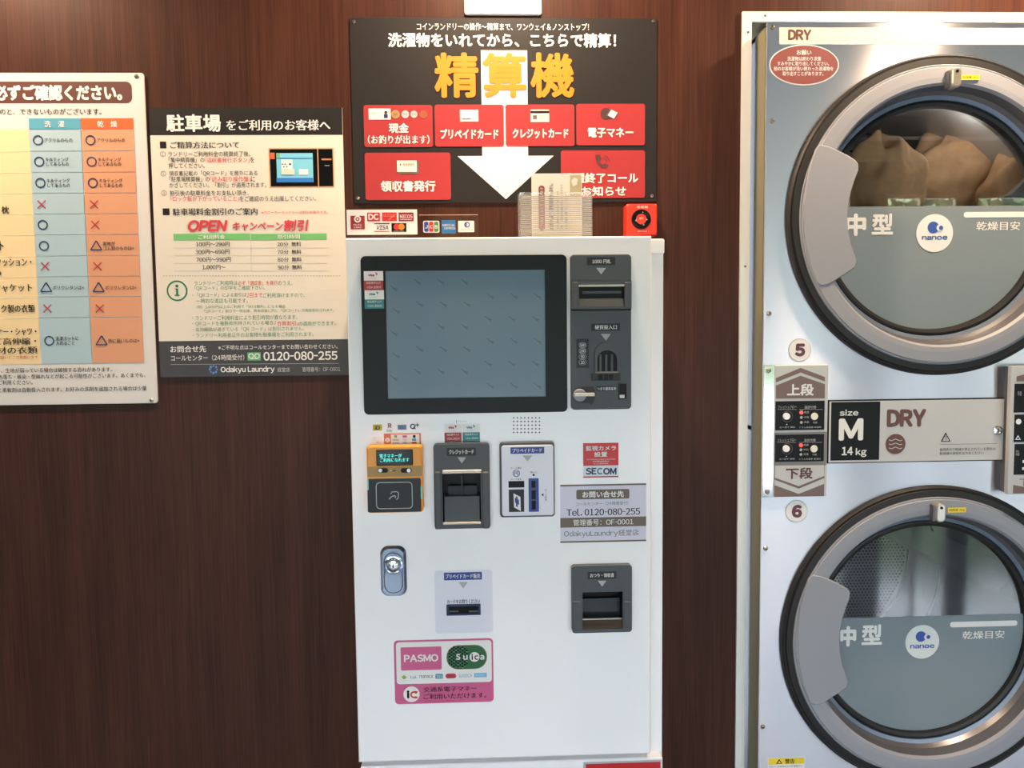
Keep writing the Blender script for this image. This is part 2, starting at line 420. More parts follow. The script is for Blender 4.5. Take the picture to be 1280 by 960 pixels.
# outside: paving and a clipped hedge that the glass reflects
GRAV = mat('pale_paving', (186, 186, 184), 0.8); noise_tint(GRAV, (1, 1, 1), 8, 0.6)
p = P(); p.box(-20, 26, -20, BACK-0.1, -0.12, -0.02, GRAV); struct('ground_outside', p)
LEAF = mat('hedge_leaf', (128, 144, 96), 0.5); noise_tint(LEAF, (1, 1, 1), 4, 0.9, (0.35, 0.5, 0.4))
p = P(); rnd = random.Random(3)
for i in range(15000):
    x = rnd.uniform(-14, 22); z = rnd.uniform(0, 4.3); yy = -12.0-0.3*math.sin(x*1.7)-0.25*math.sin(z*3+x)-rnd.random()*0.4
    a = rnd.uniform(0, PI); t = rnd.uniform(-1, 1); r = rnd.uniform(0.06, 0.13)
    ux, uz = math.cos(a)*r, math.sin(a)*r
    p.add([(x-ux, yy, z-uz), (x-uz*0.5, yy+t*r, z+ux*0.5), (x+ux, yy, z+uz), (x+uz*0.5, yy-t*r, z-ux*0.5)], [(0, 1, 2, 3)], LEAF)
p.box(-14, 22, -13.4, -12.9, 0, 4.1, mat('hedge_core', (40, 56, 30), 0.9))
o = p.build('hedge', kind='stuff'); tag(o, 'leafy green hedge outside the windows', 'hedge')

# ceiling downlights
LAMPM = mat('lamp_glow', (255, 220, 170), 0.5, emit=(255, 205, 150), es=14)
LZ = 2.56
def upright(p, prof, m, n=32):
    """turned about a vertical axis: prof = (radius, z)"""
    for (r0, z0), (r1, z1) in zip(prof, prof[1:]):
        vs = []
        for i in range(n):
            c, s_ = math.cos(2*PI*i/n), math.sin(2*PI*i/n); vs += [(lx+r0*c, ly+r0*s_, z0), (lx+r1*c, ly+r1*s_, z1)]
        p.add(vs, [(2*i, 2*((i+1) % n), 2*((i+1) % n)+1, 2*i+1) for i in range(n)], m, True)
for k, (lx, ly, pw) in enumerate(DOWNLIGHTS):
    t = thing('downlight', (lx, ly, LZ), 'white cylinder downlight hanging below the ceiling, ' + ['above the washing guide board', 'above the payment machine', 'above the stacked dryer'][k], 'lamp', 'downlights along the wood wall')
    p = P(); upright(p, [(0.046, LZ+0.02), (0.050, LZ), (0.052, LZ), (0.052, LZ+0.14), (0.004, LZ+0.145)], WHITE_PAINT); p.build('housing', t)
    p = P(); upright(p, [(0.008, LZ+0.14), (0.008, ROOM_H-0.012), (0.04, ROOM_H-0.012), (0.04, ROOM_H)], WHITE_PAINT, 16); p.build('stem', t)
    p = P(); p.add([(lx+0.046*math.cos(a), ly+0.046*math.sin(a), LZ+0.012) for a in [2*PI*i/24 for i in range(24)]], [tuple(range(24))[::-1]], LAMPM); p.build('bulb', t)
    d = bpy.data.lights.new('downlight_beam', 'SPOT'); d.energy = pw; d.color = WARM; d.spot_size = math.radians(168); d.spot_blend = 0.5; d.shadow_soft_size = 0.045
    o = bpy.data.objects.new('downlight_beam', d); COL.objects.link(o); o.location = (lx, ly, LZ-0.005)

SCREWM = mat('screw_steel', (150, 140, 130), 0.3, 1.0)
def screw(px, py, d, parent, r=2.6, h=0.0025, name='screw'):
    x, z = W2(px, py, d); q = r*d/1000; p = P()
    p.lathe(x, z, [(q, d), (q, d-h*0.5), (q*0.7, d-h), (0, d-h*1.2)], SCREWM, 16)
    p.box(x-q*0.55, x+q*0.55, d-h*1.25, d-h, z-q*0.1, z+q*0.1, BLACKP)
    return p.build(name, parent)

# ------------------------------------------------------------------ washing guide board (left)
d = 1.824
x1, zt = W2(177.5, 91, d); zb = W2(190, 504, d)[1]; x0 = -1.42
x1 = (W2(177.5, 91, d)[0]+W2(198.5, 503, d)[0])/2
t = thing('guide_board', ((x0+x1)/2, d, zb), 'white laundry guide board with brown header and blue and orange columns of circles and crosses', 'poster')
p = P(); p.prism(rrect(x0, x1, zb, zt, 0.006), d, WALL-0.0005, PBOARD, 0.001); p.build('panel', t)
q = Print(d); hb = BX(0, 102, 165, 129, d)
q.p.flat(rrect(x0+0.03, hb[1], hb[2], hb[3], 0.012), q.y(1), BROWNH)
q.text('必ずご確認ください。', -8, 106, 153, 126, WINK, bold=0.045)
q.build('header_band', t)
cx = [W2(36, 155, d)[0], W2(101, 155, d)[0], W2(167, 155, d)[0]]
def zrow(y): return W2(100, y, d)[1]
q = Print(d)
rows = [162, 189, 215.5, 241.5, 267.5, 293.5, 319.8, 345.7, 370.9, 396.8, 454.5]
gap = 0.0008
q.p.flat(rrect(x0+0.03, cx[0]-gap, zrow(454.5), zrow(162)), q.y(1), BEIGECOL)
for i in range(10):
    za, zb_ = zrow(rows[i+1])+gap, zrow(rows[i])-gap
    q.p.flat(rrect(cx[0]+gap, cx[1]-gap, za, zb_), q.y(2), BLUECOL); q.p.flat(rrect(cx[1]+gap, cx[2], za, zb_), q.y(2), ORANGECOL)
    if i: q.p.flat(rrect(x0+0.03, cx[0], zrow(rows[i])-gap*0.8, zrow(rows[i])+gap*0.8), q.y(2), mat('pale_rule', (244, 226, 190), 0.5))
q.p.flat(rrect(cx[0]+gap, cx[1]-gap, zrow(162)+gap, zrow(148)), q.y(2), BLUEHEAD); q.p.flat(rrect(cx[1]+gap, cx[2], zrow(162)+gap, zrow(148)), q.y(2), ORANGEHEAD)
q.build('table', t)
q = Print(d)
q.text('のと、できないものがございます。', 0, 135.5, 127, 143.5, INK, bold=0.012)
q.text('洗　濯', 56, 151, 81, 159.5, WINK, 4, bold=0.02); q.text('乾　燥', 122, 151, 147, 159.5, WINK, 4, bold=0.02)
mid = [175.5, 202.3, 228.8, 255.8, 281.2, 307.5, 333, 359.5, 385.8, 426]
sym = ['oo', 'oo', 'oo', 'xx', 'ox', 'ot', 'xx', 'tt', 'xx', 'ot']
note = [('アクリルのもの', 'アクリルのもの'), ('キルティング\nしてあるもの', 'キルティング\nしてあるもの'), ('キルティング\nしてあるもの', 'キルティング\nしてあるもの'), (None, None), (None, None),
        (None, '裏地が\nゴム製のものは×'), (None, None), ('ポリウレタンは×', 'ポリウレタンは×'), (None, None), ('洗濯ネットに\n入れること', '熱に弱いものは×')]
for i in range(10):
    for c in range(2):
        sx = 48+65.5*c+(mid[i]-175)*0.056
        s_, nt = sym[i][c], note[i][c]
        if s_ == 'o': q.ring(sx, mid[i], 6, 1.5, NAVY, 4)
        if s_ == 'x': q.line(sx-5, mid[i]-5, sx+5, mid[i]+5, 1.5, CRIMSON, 4); q.line(sx-5, mid[i]+5, sx+5, mid[i]-5, 1.5, CRIMSON, 5)
        if s_ == 't':
            a = [(sx, mid[i]-6.3), (sx+6.8, mid[i]+5), (sx-6.8, mid[i]+5)]
            for j in range(3): q.line(*a[j], *a[(j+1) % 3], 1.6, NAVY, 4+j)
        if nt:
            h = 2.8 if '\n' not in nt else 5.6
            w = {7: 35, 6: 29, 8: 39}.get(max(len(v) for v in nt.split('\n')), 33)
            q.text(nt, sx+8, mid[i]-h, sx+8+w, mid[i]+h, mat('note_ink', (50, 42, 40), 0.5), 4, bold=0.01)
for s_, a, b, c, e in (('枕', 2.5, 257.5, 12, 267.5), ('ト', 0, 301, 5, 313), ('クッション・', -5, 322.5, 40, 333), ('み', -3, 337, 2.5, 345), ('ジャケット', -8, 355, 41, 365), ('ック製の衣類', -6, 380.5, 44, 391),
                       ('ナー・シャツ・', -3, 410, 46, 419.5), ('て高伸縮・', -7, 422, 46, 431), ('材の衣類', -4, 433, 47.5, 442.5)):
    q.text(s_, a, b, c, e, INK, 4, bold=0.022)
q.text('取扱いにご注意願います', -3, 444.5, 48, 448.5, CRIMSON, 4)
for s_, a, b, c, e in (('、生地が弱っている場合は破損する恐れがあります。', 1, 459.5, 140.5, 465.5), ('色落ち・移染・型崩れなどが起こる可能性がございます。あくまでも、', -2, 467, 182, 473),
                       ('ご利用ください。', -2, 475, 41, 481), ('と柔軟剤は自動投入されます。お好みの洗剤を追加される場合は少量', -2, 483.5, 183.5, 489.5)):
    q.text(s_, a, b, c, e, INK, 2, bold=0.008)
q.build('lettering', t)
screw(171, 95.5, d, t, 2.8); screw(189.5, 500.5, d, t, 2.5)

# ------------------------------------------------------------------ car park notice
d = 1.825
a = W2(186, 134.5, d); b = W2(201, 472, d); c = W2(428.5, 134.5, d); e = W2(435, 468, d)
x0, x1 = (a[0]+b[0])/2, (c[0]+e[0])/2; zt = (a[1]+c[1])/2; zb = (b[1]+e[1])/2
t = thing('parking_notice', ((x0+x1)/2, d, zb), 'cream car park notice with black header, green table and dark footer', 'poster')
p = P(); p.prism(rrect(x0, x1, zb, zt), d, WALL-0.0005, CREAM); p.build('panel', t)
zh = W2(308, 168.8, d)[1]; zf = W2(308, 425.3, d)[1]
p = P(); p.flat(rrect(x0, x1, zh, zt), d-0.0003, NEARBLACK); p.build('header_band', t)
p = P(); p.flat(rrect(x0, x1, zb, zf), d-0.0003, FOOT); p.build('footer_band', t)
q = Print(d)
q.text('駐車場', 208, 143, 276.5, 165, WINK, 3, bold=0.03); q.text('をご利用のお客様へ', 283, 149.5, 413, 163.5, WINK, 3, bold=0.022)
q.rect(200, 177, 208, 185.5, INK); q.text('ご精算方法について', 213, 177, 299, 185.8, INK, bold=0.02)
q.rect(203.5, 260.5, 212, 269, INK); q.text('駐車場料金割引のご案内', 216, 260, 322, 269.3, INK, bold=0.02)
q.text('※スニーカーランドリーは割引対象外です。', 327, 263.5, 410, 267.5, REDTXT)
def run(y, h, segs, m0, bold=0.0):
    for s_, a, b, red in segs: q.text(s_, a, y-h, b, y+h, REDTXT if red else m0, 2, bold=bold)
for n_, px, py in (('1', 203.5, 192.7), ('2', 204.3, 217.2), ('3', 205, 241.3)):
    q.ring(px, py, 3.2, 0.5, GREYINK); q.text(n_, px-1, py-1.9, px+1, py+1.9, GREYINK)
run(192.5, 3.4, [('ランドリーご利用料金の精算終了後、', 210.5, 313, 0)], INK)
run(200, 3.4, [('「集中精算機」の', 211, 255.5, 0), ('「領収書発行ボタン」', 256, 312, 1), ('を', 313, 318, 0)], INK)
run(207.2, 3.4, [('押してください。', 211, 256, 0)], INK)
run(216.9, 3.4, [('領収書記載の「QRコード」を屋外にある', 211.5, 322, 0)], INK)
run(224, 3.4, [('「駐車場精算機」の', 212, 262, 0), ('「読み取り操作盤」', 262.5, 313.5, 1), ('に', 314, 319, 0)], INK)
run(231.3, 3.4, [('かざしてください。「割引」が適用されます。', 212, 333, 0)], INK)
run(241.3, 3.4, [('割引後の駐車料金をお支払い頂き、', 212.5, 311, 0)], INK)
run(248.3, 3.4, [('「ロック板が下がっていること」', 213, 299, 1), ('をご確認のうえ出庫してください。', 299.5, 395, 0)], INK)
q.text('OPEN', 235, 275, 285, 289.5, REDTXT, 3, bold=0.06, shear=0.2); q.text('キャンペーン', 291, 277.5, 354, 288.5, REDTXT, 3, bold=0.03, shear=0.15); q.text('割引', 355, 274.5, 386, 289, REDTXT, 3, bold=0.035, shear=0.15)
q.rect(217, 292, 312.6, 300.3, GREENH); q.rect(313.6, 292, 408.5, 300, GREENH)
q.text('ご利用料金', 248, 293.3, 281.5, 299, WINK, 3, bold=0.02); q.text('割引時間', 347, 293, 375, 298.7, WINK, 3, bold=0.02)
for k, (l_, la, lb, r_) in enumerate((('100円～290円', 245, 287, '20分  無料'), ('300円～690円', 244.5, 287, '70分  無料'), ('700円～990円', 245.5, 288.5, '80分  無料'), ('1,000円～', 253, 282, '90分  無料'))):
    yy = 305.4+9.6*k
    q.text(l_, la, yy-3.1, lb, yy+3.1, INK, bold=0.012); q.text(r_, 346.5+k*0.3, yy-3.1, 376.5+k*0.3, yy+2.9, INK, bold=0.015)
    q.line(217.5, yy+4.7, 409, yy+4.5, 0.45, LGREY)
q.line(313.7, 300, 314.2, 338, 0.45, LGREY)
xx = 204.0
while xx < 424: q.line(xx, 344.9, xx+2, 344.9, 0.5, GREYINK); xx += 3.6
q.ring(221.5, 363.5, 12.6, 1.9, GREENI); q.disc(221.3, 357.6, 1.9, GREENI, 2); q.line(221.6, 360.8, 221.6, 369.5, 2.6, GREENI, 2); q.rect(218.6, 368.4, 224.6, 369.9, GREENI, 3); q.rect(219, 360.6, 222, 361.9, GREENI, 3)
for yy, segs in ((353.8, [('ランドリーご利用時は', 243, 297, 0), ('必ず「領収書」を発行', 297.5, 347, 1), ('のうえ、', 347.5, 366, 0)]), (360.2, [('「QRコード」の印字をご確認下さい。', 243.5, 331, 0)]),
                 (369, [('・「QRコード」による割引は', 240.5, 308, 0), ('2回まで', 308.5, 328, 1), ('ご利用頂けますので、', 329, 381, 0)]), (376, [('一時的な退店も可能です。', 245.5, 310, 0)]),
                 (397, [('・ランドリーご利用料金により割引時間が異なります。', 240.5, 372, 0)]), (404.2, [('・QRコードを複数枚所持されている場合、', 240.5, 344, 0), ('「合算割引」', 344, 373, 1), ('の適用ができます。', 373.5, 420, 0)]),
                 (411.5, [('・有効期限が過ぎている「QR コード」は割引されません。', 241, 380, 0)]), (418.4, [('・ランドリー利用者以外のお客様も駐車場をご利用されます。', 241, 392, 0)])):
    run(yy, 2.9, segs, GREENT)
run(383.3, 2.1, [('（例）1,000円以上のご利用で「90分無料」になる場合', 246, 357, 0)], GREENT); run(388.4, 2.1, [('「QRコード」割引で一時出庫、再来店後に同じ「QRコード」で再度割引されます。', 255.5, 418, 0)], GREENT)
q.text('お問合せ先', 213, 432, 258, 440.6, WINK, 3, bold=0.02); q.text('※ご不明な点はコールセンターまでお問い合わせください。', 273, 430.8, 422, 436.6, WINK, 3)
q.text('コールセンター（24時間受付）', 214, 443.6, 305.5, 450.8, WINK, 3); q.rect(309.5, 440.5, 326, 450.5, mat('freedial_green', (92, 176, 122), 0.5), 2)
q.ring(314, 445, 3.3, 1.1, WINK, 3); q.ring(321.6, 445, 3.3, 1.1, WINK, 3); q.line(314, 448.3, 321.6, 448.3, 0.8, WINK, 3)
q.text('0120-080-255', 329.5, 439.3, 422, 450.3, WINK, 3, bold=0.028)
q.line(213.5, 455.6, 424, 454.2, 0.35, LGREY, 2)
for k in range(8):
    an = k*PI/4; q.disc(267+4.6*math.cos(an), 461.8+4.4*math.sin(an), 1.1+0.3*(k % 3), mat('logo_blue', (70, 130, 200), 0.5), 2, n=10)
q.text('Odakyu Laundry', 276, 457.8, 343.5, 466.8, WINK, 3, bold=0.025); q.text('経堂店', 347, 459.3, 362.5, 464.8, LGREY, 3); q.text('管理番号：OF-0001', 378, 458.6, 425.5, 464.3, LGREY, 3)
q.build('lettering', t)
# printed picture of the payment screen on the notice
q = Print(d)
CY = mat('print_cyan', (120, 196, 222), 0.4); BL = mat('print_blue', (46, 116, 200), 0.4)
q.rect(336.4, 185, 417.5, 234.5, mat('print_orange_edge', (206, 150, 100), 0.4), 1); q.rect(338, 186.5, 397, 233, BLACKP, 2); q.rect(398.5, 186.3, 416.2, 232.8, BLACKP, 2)
q.rect(346, 191.5, 391.5, 228, CY, 3); q.rect(346, 191.5, 350, 197, GREENH, 4); q.rect(346, 222.5, 391.5, 228, BL, 4); q.rect(346, 197.5, 391.5, 198.6, BL, 4)
q.rect(352, 199.5, 366, 217, PAPER, 5); q.rect(352, 211.5, 368.5, 218.5, CREAM, 6); q.rect(374, 211.5, 385.5, 218.5, PAPER, 5)
for u, v, r_ in ((353.5, 205.5, 0.8), (357, 205.5, 0.8), (363, 205.6, 1.3), (355.3, 208.8, 0.8), (359, 208.8, 0.8)): q.disc(u, v, r_, INK, 7, n=8)
q.rect(338, 191, 343.5, 199, mat('print_red', (206, 96, 70), 0.4), 3); q.rect(402, 198.3, 414.5, 200.3, mat('print_copper', (190, 120, 90), 0.4), 3); q.rect(406, 206.8, 412, 207.5, LGREY, 3)
q.build('printed_picture', t)

# ------------------------------------------------------------------ payment machine poster
d = 1.825
a = W2(437, 22.5, d); b = W2(443, 254.5, d); c = W2(821.5, 22, d); e = W2(820, 251.8, d)
x0, x1 = (a[0]+b[0])/2, (c[0]+e[0])/2; zt = (a[1]+c[1])/2; zb = (b[1]+e[1])/2
t = thing('payment_poster', ((x0+x1)/2, d, zb), 'black payment machine poster with orange title, red panels and white down arrow', 'poster')
p = P(); p.prism(rrect(x0, x1, zb, zt), d, WALL-0.0005, NEARBLACK, 0.0005); p.build('panel', t)
q = Print(d)
q.rect(602, 63, 659.5, 196.5, WINK, 1); q.poly([(572, 195.2), (692, 194.8), (632.5, 249)], WINK, 2); q.build('arrow', t, 'white arrow pointing down')
REDS = [(455, 131.5, 541, 184), (543.5, 131, 629.8, 183.3), (632, 130.8, 718, 182.8), (720.3, 130, 806, 181.8), (456.5, 191, 563.5, 250), (701, 188.2, 806, 247.5)]
for r_ in REDS:
    q = Print(d); q.rect(*r_, REDP, 4, 3.0); q.build('red_panel', t)
q = Print(d)
q.text('コインランドリーの操作～精算まで、ワンウェイ＆ノンストップ！', 521, 29, 736, 38.3, WINK, 3, bold=0.01)
q.text('洗濯物をいれてから、こちらで精算！', 485, 41.5, 770, 59.5, WINK, 3, bold=0.03)
for s_, u in (('精', 543), ('算', 603), ('機', 663)): q.text(s_, u, 66, u+55, 122.5, ORANGE, 4, bold=0.028)
q.text('現金', 486, 154.3, 511, 166.8, WINK, 6, bold=0.03); q.text('（お釣りが出ます）', 460, 169, 537, 180.5, WINK, 6, bold=0.02)
q.text('プリペイドカード', 550.5, 161.5, 623, 174, WINK, 6, bold=0.03); q.text('クレジットカード', 640.5, 161, 710.5, 173.3, WINK, 6, bold=0.03)
q.text('電子マネー', 734.5, 160, 791.5, 172.3, WINK, 6, bold=0.03); q.text('領収書発行', 476, 226, 544.5, 239.8, WINK, 6, bold=0.03)
q.text('洗濯終了コール', 704, 216.3, 797.5, 229.3, WINK, 6, bold=0.03); q.text('をお知らせ', 712, 233, 782.3, 245.5, WINK, 6, bold=0.03)
q.build('lettering', t)
q = Print(d)
NOTE = mat('icon_cream', (222, 220, 205), 0.5); L = 6
q.rect(461, 136, 488.5, 149.8, NOTE, L); q.disc(482.5, 141, 1.9, NAVY, L+1, n=12); q.rect(480, 143, 485, 148, NAVY, L+1); q.text('千円', 464, 141, 470, 144, GREYINK, L+1); q.build('banknote_icon', t)
for u, v, r_, m_, s_ in ((494.5, 143.2, 5.2, mat('coin_gold', (205, 165, 110), 0.35, 0.6), '500'), (506.7, 143.2, 4.6, LGREY, '50'), (517.6, 143.2, 4.2, LGREY, '100'), (529.3, 143.5, 4.8, mat('coin_bronze', (190, 110, 80), 0.35, 0.6), '')):
    q = Print(d); q.disc(u, v, r_, m_, L)
    if s_: q.text(s_, u-2.6, 141.7, u+2.6, 144.7, GREYINK, L+1)
    q.build('coin_icon', t)
q = Print(d)
q.rect(575, 137.5, 598, 152.3, NOTE, L); q.rect(577.5, 148.5, 589, 149.8, GREYINK, L+1)
q.build('card_icon', t); q = Print(d); q.rect(663, 137.3, 686.3, 152.8, NOTE, L); q.rect(663, 139, 686.3, 142, INK, L+1); q.rect(666, 144.5, 671, 149.5, GREYINK, L+1); q.text('CREDIT\nCARD', 673.5, 144.5, 684, 150, GREYINK, L+1)
q.build('card_icon', t); q = Print(d); q.disc(757.5, 142.5, 7, mat('icon_dark', (70, 40, 44), 0.5), L); q.poly([(763, 136.5), (772.8, 141.3), (767, 150), (757.6, 144.6)], GREYINK, L+1); q.poly([(764, 137.8), (771.5, 141.5), (767, 148.6), (759.5, 144.6)], NOTE, L+2)
q.build('phone_icon', t); q = Print(d); q.rect(498.5, 202.5, 523.5, 217.5, GREYINK, L); q.rect(496.5, 201, 521, 215, NOTE, L+1); q.text('¥88888', 499.5, 203.8, 518, 208, INK, L+2)
q.build('receipt_icon', t); q = Print(d)
PH = mat('handset_brown', (80, 40, 40), 0.5)
pts = [(744, 194), (749.5, 193.2), (751.5, 199), (749, 201.5), (752, 206), (755.5, 205), (760.5, 206.5), (758, 210.6), (752.5, 210), (747, 205.5), (744.4, 199.5)]
q.poly(pts, PH, L)
for rr, a0 in ((5, 0.1), (8.5, 0.1)):
    for k in range(6):
        t0, t1 = a0+k*0.2, a0+(k+1)*0.2; q.line(753+rr*math.cos(t0), 203-rr*math.sin(t0), 753+rr*math.cos(t1), 203-rr*math.sin(t1), 0.9, PH, L+k % 2)
q.build('handset_icon', t)
for u, v in ((442.5, 27.2), (816.8, 26.4), (447.3, 247.5), (814.8, 244.8)): screw(u, v, d, t, 2.2)

# white sign above, its lower edge in view
d = 1.822
b = BX(580.5, 4, 677, 18, d)
t = thing('notice_plate', ((b[0]+b[1])/2, d, b[2]), 'small white notice plate with rounded corners above the black payment poster', 'sign')
p = P(); p.prism(rrect(b[0], b[1], b[2], b[2]+0.13, 0.006), d, WALL-0.0005, PAPER, 0.002); p.build('panel', t)
q = Print(d); q.line(662.5, -6, 662.3, 1.5, 1.4, GREYINK, 2); q.build('lettering', t)

# ------------------------------------------------------------------ the payment machine
KD = 1.53                      # face of its door
def mean(a, b, i): return (a[i]+b[i])/2
tl, tr, bl, br = W2(432.5, 297, KD), W2(814, 295.4, KD), W2(447.5, 953.5, KD), W2(814, 942, KD)
kx0, kx1, kz0, kz1 = mean(tl, bl, 0), mean(tr, br, 0), mean(bl, br, 1), mean(tl, tr, 1)
BD = 1.556
bx1 = W2(828.5, 600, BD)[0]; bz1 = W2(823, 299.5, BD)[1]; bx0 = kx0+0.004
kiosk = thing('payment_machine', ((kx0+kx1)/2, (KD+1.80)/2, 0), 'white floor-standing payment machine with black bezelled screen', 'payment machine')
p = P(); p.prism(rrect(bx0, bx1, 0.62, bz1, 0.003), BD, 1.80, WHITE_PAINT, 0.0015); p.build('body', kiosk)
p = P(); bv = 0.0025; X0, X1, Z0, Z1 = kx0+bv, kx1-bv, kz0+bv, kz1-bv
HOL = [BX(553.3, 588, 601, 656, KD-0.016), BX(728.3, 740, 778.5, 786.3, KD-0.014)]
gx = sorted([X0, X1]+[v for h in HOL for v in h[:2]]); gz = sorted([Z0, Z1]+[v for h in HOL for v in h[2:]])
for i in range(len(gx)-1):
    for j in range(len(gz)-1):
        mx_, mz_ = (gx[i]+gx[i+1])/2, (gz[j]+gz[j+1])/2
        if any(h[0] < mx_ < h[1] and h[2] < mz_ < h[3] for h in HOL): continue
        p.flat(rrect(gx[i], gx[i+1], gz[j], gz[j+1]), KD, WHITE_PAINT)
A_, B_ = rrect(kx0, kx1, kz0, kz1), rrect(X0, X1, Z0, Z1)
p.add([(x, KD+bv, z) for x, z in A_]+[(x, KD, z) for x, z in B_], [(i, (i+1) % 4, 4+(i+1) % 4, 4+i) for i in range(4)], WHITE_PAINT)
p.add([(x, KD+bv, z) for x, z in A_]+[(x, BD-0.001, z) for x, z in A_], [(i, 4+i, 4+(i+1) % 4, (i+1) % 4) for i in range(4)], WHITE_PAINT)
p.build('door', kiosk)
b = BX(815.5, 299.5, 830.8, 317.3, BD-0.006)
p = P(); p.prism(rrect(kx1+0.001, b[1], b[2], bz1+0.001, 0.004), BD-0.006, BD+0.05, WHITE_PAINT, 0.002); p.build('corner_cap', kiosk)
b = BX(450.5, 957.5, 828.3, 948, KD+0.003)
zb1 = mean(W2(450, 957.5, KD+0.003), W2(828, 947.3, KD+0.003), 1)
base = P().prism(rrect(b[0], b[1], 0.0, zb1, 0.003), KD+0.003, 1.80, WHITE_PAINT, 0.002).build('base_cabinet', kiosk)
q = Print(KD+0.003); bb = BX(729, 951, 826.5, 960, KD+0.003)
q.p.flat(rrect(bb[0], bb[1], bb[3]-0.10, bb[3]), q.y(1), LGREY); q.p.flat(rrect(bb[0]+0.005, bb[1]-0.002, bb[3]-0.096, bb[3]-0.004), q.y(2), mat('red_sticker', (192, 30, 34), 0.4)); q.build('red_label', base)

# screen
b = BX(452.8, 319.2, 708.8, 516.6, KD-0.010)
si = BX(483.2, 338, 681.6, 497, KD-0.008)
p = P(); po = rrect(*b, 0.009); pi = rrect(*si, 0.0005)
p.frame(po, pi, KD-0.010, KD, MATTEBLACK, yi=KD-0.006); bez = p.build('screen_bezel', kiosk)
p = P()
sm = mat('grey_blue_screen', (116, 134, 152), 0.12, spec=0.3); noise_tint(sm, (1, 1, 1), 2.0, 0.5, (0.86, 0.95, 0.9))
p.flat(rrect(*si), KD-0.0062, sm); p.build('screen', bez)
q = Print(KD-0.0062); sc_ = mat('film_mark', (92, 106, 118), 0.2)
for r_ in range(6):
    for c_ in range(7):
        u = 492+c_*29.5+(3 if r_ % 2 else 0); v = 352+r_*28-(10 if c_ > 3 else 0)+(8 if c_ == 0 else 0)
        if v > 490 or v < 345: continue
        q.line(u-4, v-3, u+4, v+4, 1.0, sc_, 1); q.line(u, v+0.5, u+5, v+1.5, 1.0, sc_, 2)
q.build('film_marks', bez)
def credit_label(q, x0, y0, w, h, m, two):
    """two small stickers stacked or side by side: white top with a small mark, coloured lower half with two lines"""
    q.rect(x0, y0, x0+w, y0+h/2, PAPER, 1); q.rect(x0, y0+h/2, x0+w, y0+h, m, 1)
    q.text('visa', x0+w*0.22, y0+h*0.13, x0+w*0.55, y0+h*0.28, m, 2, bold=0.08); q.text('タッチ決済', x0+w*0.25, y0+h*0.34, x0+w*0.6, y0+h*0.42, LGREY, 2); q.poly([(x0+w*0.58, y0+h*0.06), (x0+w*0.72, y0+h*0.12), (x0+w*0.66, y0+h*0.24)], m, 2)
    q.text('暗証番号入力', x0+w*0.14, y0+h*0.56, x0+w*0.86, y0+h*0.68, WINK, 2); q.text('VISA 決済OK', x0+w*0.16, y0+h*0.78, x0+w*0.9, y0+h*0.92, WINK, 2)
q = Print(KD-0.0101); credit_label(q, 454.8, 339, 24.2, 23.5, CRIMSON, 1); q.build('red_sticker', bez, 'white and red sticker on the bezel')
q = Print(KD-0.0101); credit_label(q, 455.8, 362.8, 24.2, 23, TEAL, 1); q.build('teal_sticker', bez, 'white and teal sticker on the bezel')

# note and coin unit
D = KD-0.006
b = BX(713.4, 318, 789.2, 511.8, D)
p = P().prism(rrect(*b, 0.007), D, KD, DGREY, 0.0012); unit = p.build('cash_unit', kiosk, 'grey banknote and coin unit')
q = Print(D); q.rect(733.5, 321.5, 769, 331.5, DGREY2, 1, 1); q.text('1000 円札', 740, 324, 763.5, 329.6, WINK, 2, bold=0.02); q.tri(745, 334.8, 757.7, 343, TRIGREY, 1)
q.rect(739, 404.5, 775, 413.5, DGREY2, 1, 1); q.text('硬貨投入口', 743.5, 406.2, 771, 411.8, WINK, 2, bold=0.02); q.tri(751, 417.3, 763.6, 425.8, TRIGREY, 1)
q.rect(720.5, 423.5, 736, 460, DGREY2, 1, 1)
for k, s_ in enumerate(('500', '100', '50', '10')):
    v = 431.5+7.1*k; q.rring(723.5, v-3.4, 732.8, v+3.4, 3.3, 0.5, TRIGREY, 2); q.text(s_, 728.1-(3.2 if len(s_) > 2 else 2.4), v-2, 728.1+(3.2 if len(s_) > 2 else 2.4), v+2, WINK, 2, bold=0.02)
q.rect(745.5, 482.5, 771, 489, DGREY2, 1, 0.5); q.text('つまり硬貨返却', 746.5, 483.7, 770, 488, WINK, 2, bold=0.015)
q.build('lettering', unit)
D2 = KD-0.018     # raised note mouth
o_ = BX(715.6, 351.5, 789.6, 386.2, D2); i_ = BX(724, 357.5, 780.5, 383.5, D2)
p = P(); p.frame(rrect(*o_, 0.001), rrect(*i_, 0.0004), D2, D, DGREY, yi=D-0.0004, mi=DGREY2)
b = BX(723.5, 355.8, 780.3, 358.2, D2-0.002); p.prism(rrect(*b, 0.0004), D2-0.002, D2, STEELDULL)
z_ = BX(724, 373, 780.5, 384, D2)
p.add([(i_[0], D2+0.002, z_[2]), (i_[1], D2+0.002, z_[2]), (i_[1], D-0.0012, z_[3]), (i_[0], D-0.0012, z_[3])], [(0, 1, 2, 3)], STEELDULL)
p.flat(rrect(i_[0], i_[1], i_[2], i_[3]), D-0.0006, BLACKP)
b = BX(728, 364, 776, 367, D); p.box(b[0], b[1], D-0.004, D-0.0005, b[2], b[3], DGREY)
for u in ((716.2, 352.5, 722.8, 385.5), (781.6, 352.5, 789, 385.5)): g = BX(*u, D2-0.003); p.prism(rrect(*g, 0.0015), D2-0.003, D2, DGREY, 0.0012)
p.build('note_slot', unit, 'banknote slot with steel lips')
q = Print(D); q.rect(714, 385.5, 789, 388.3, BLACKP, 1); q.build('dividing_groove', unit)
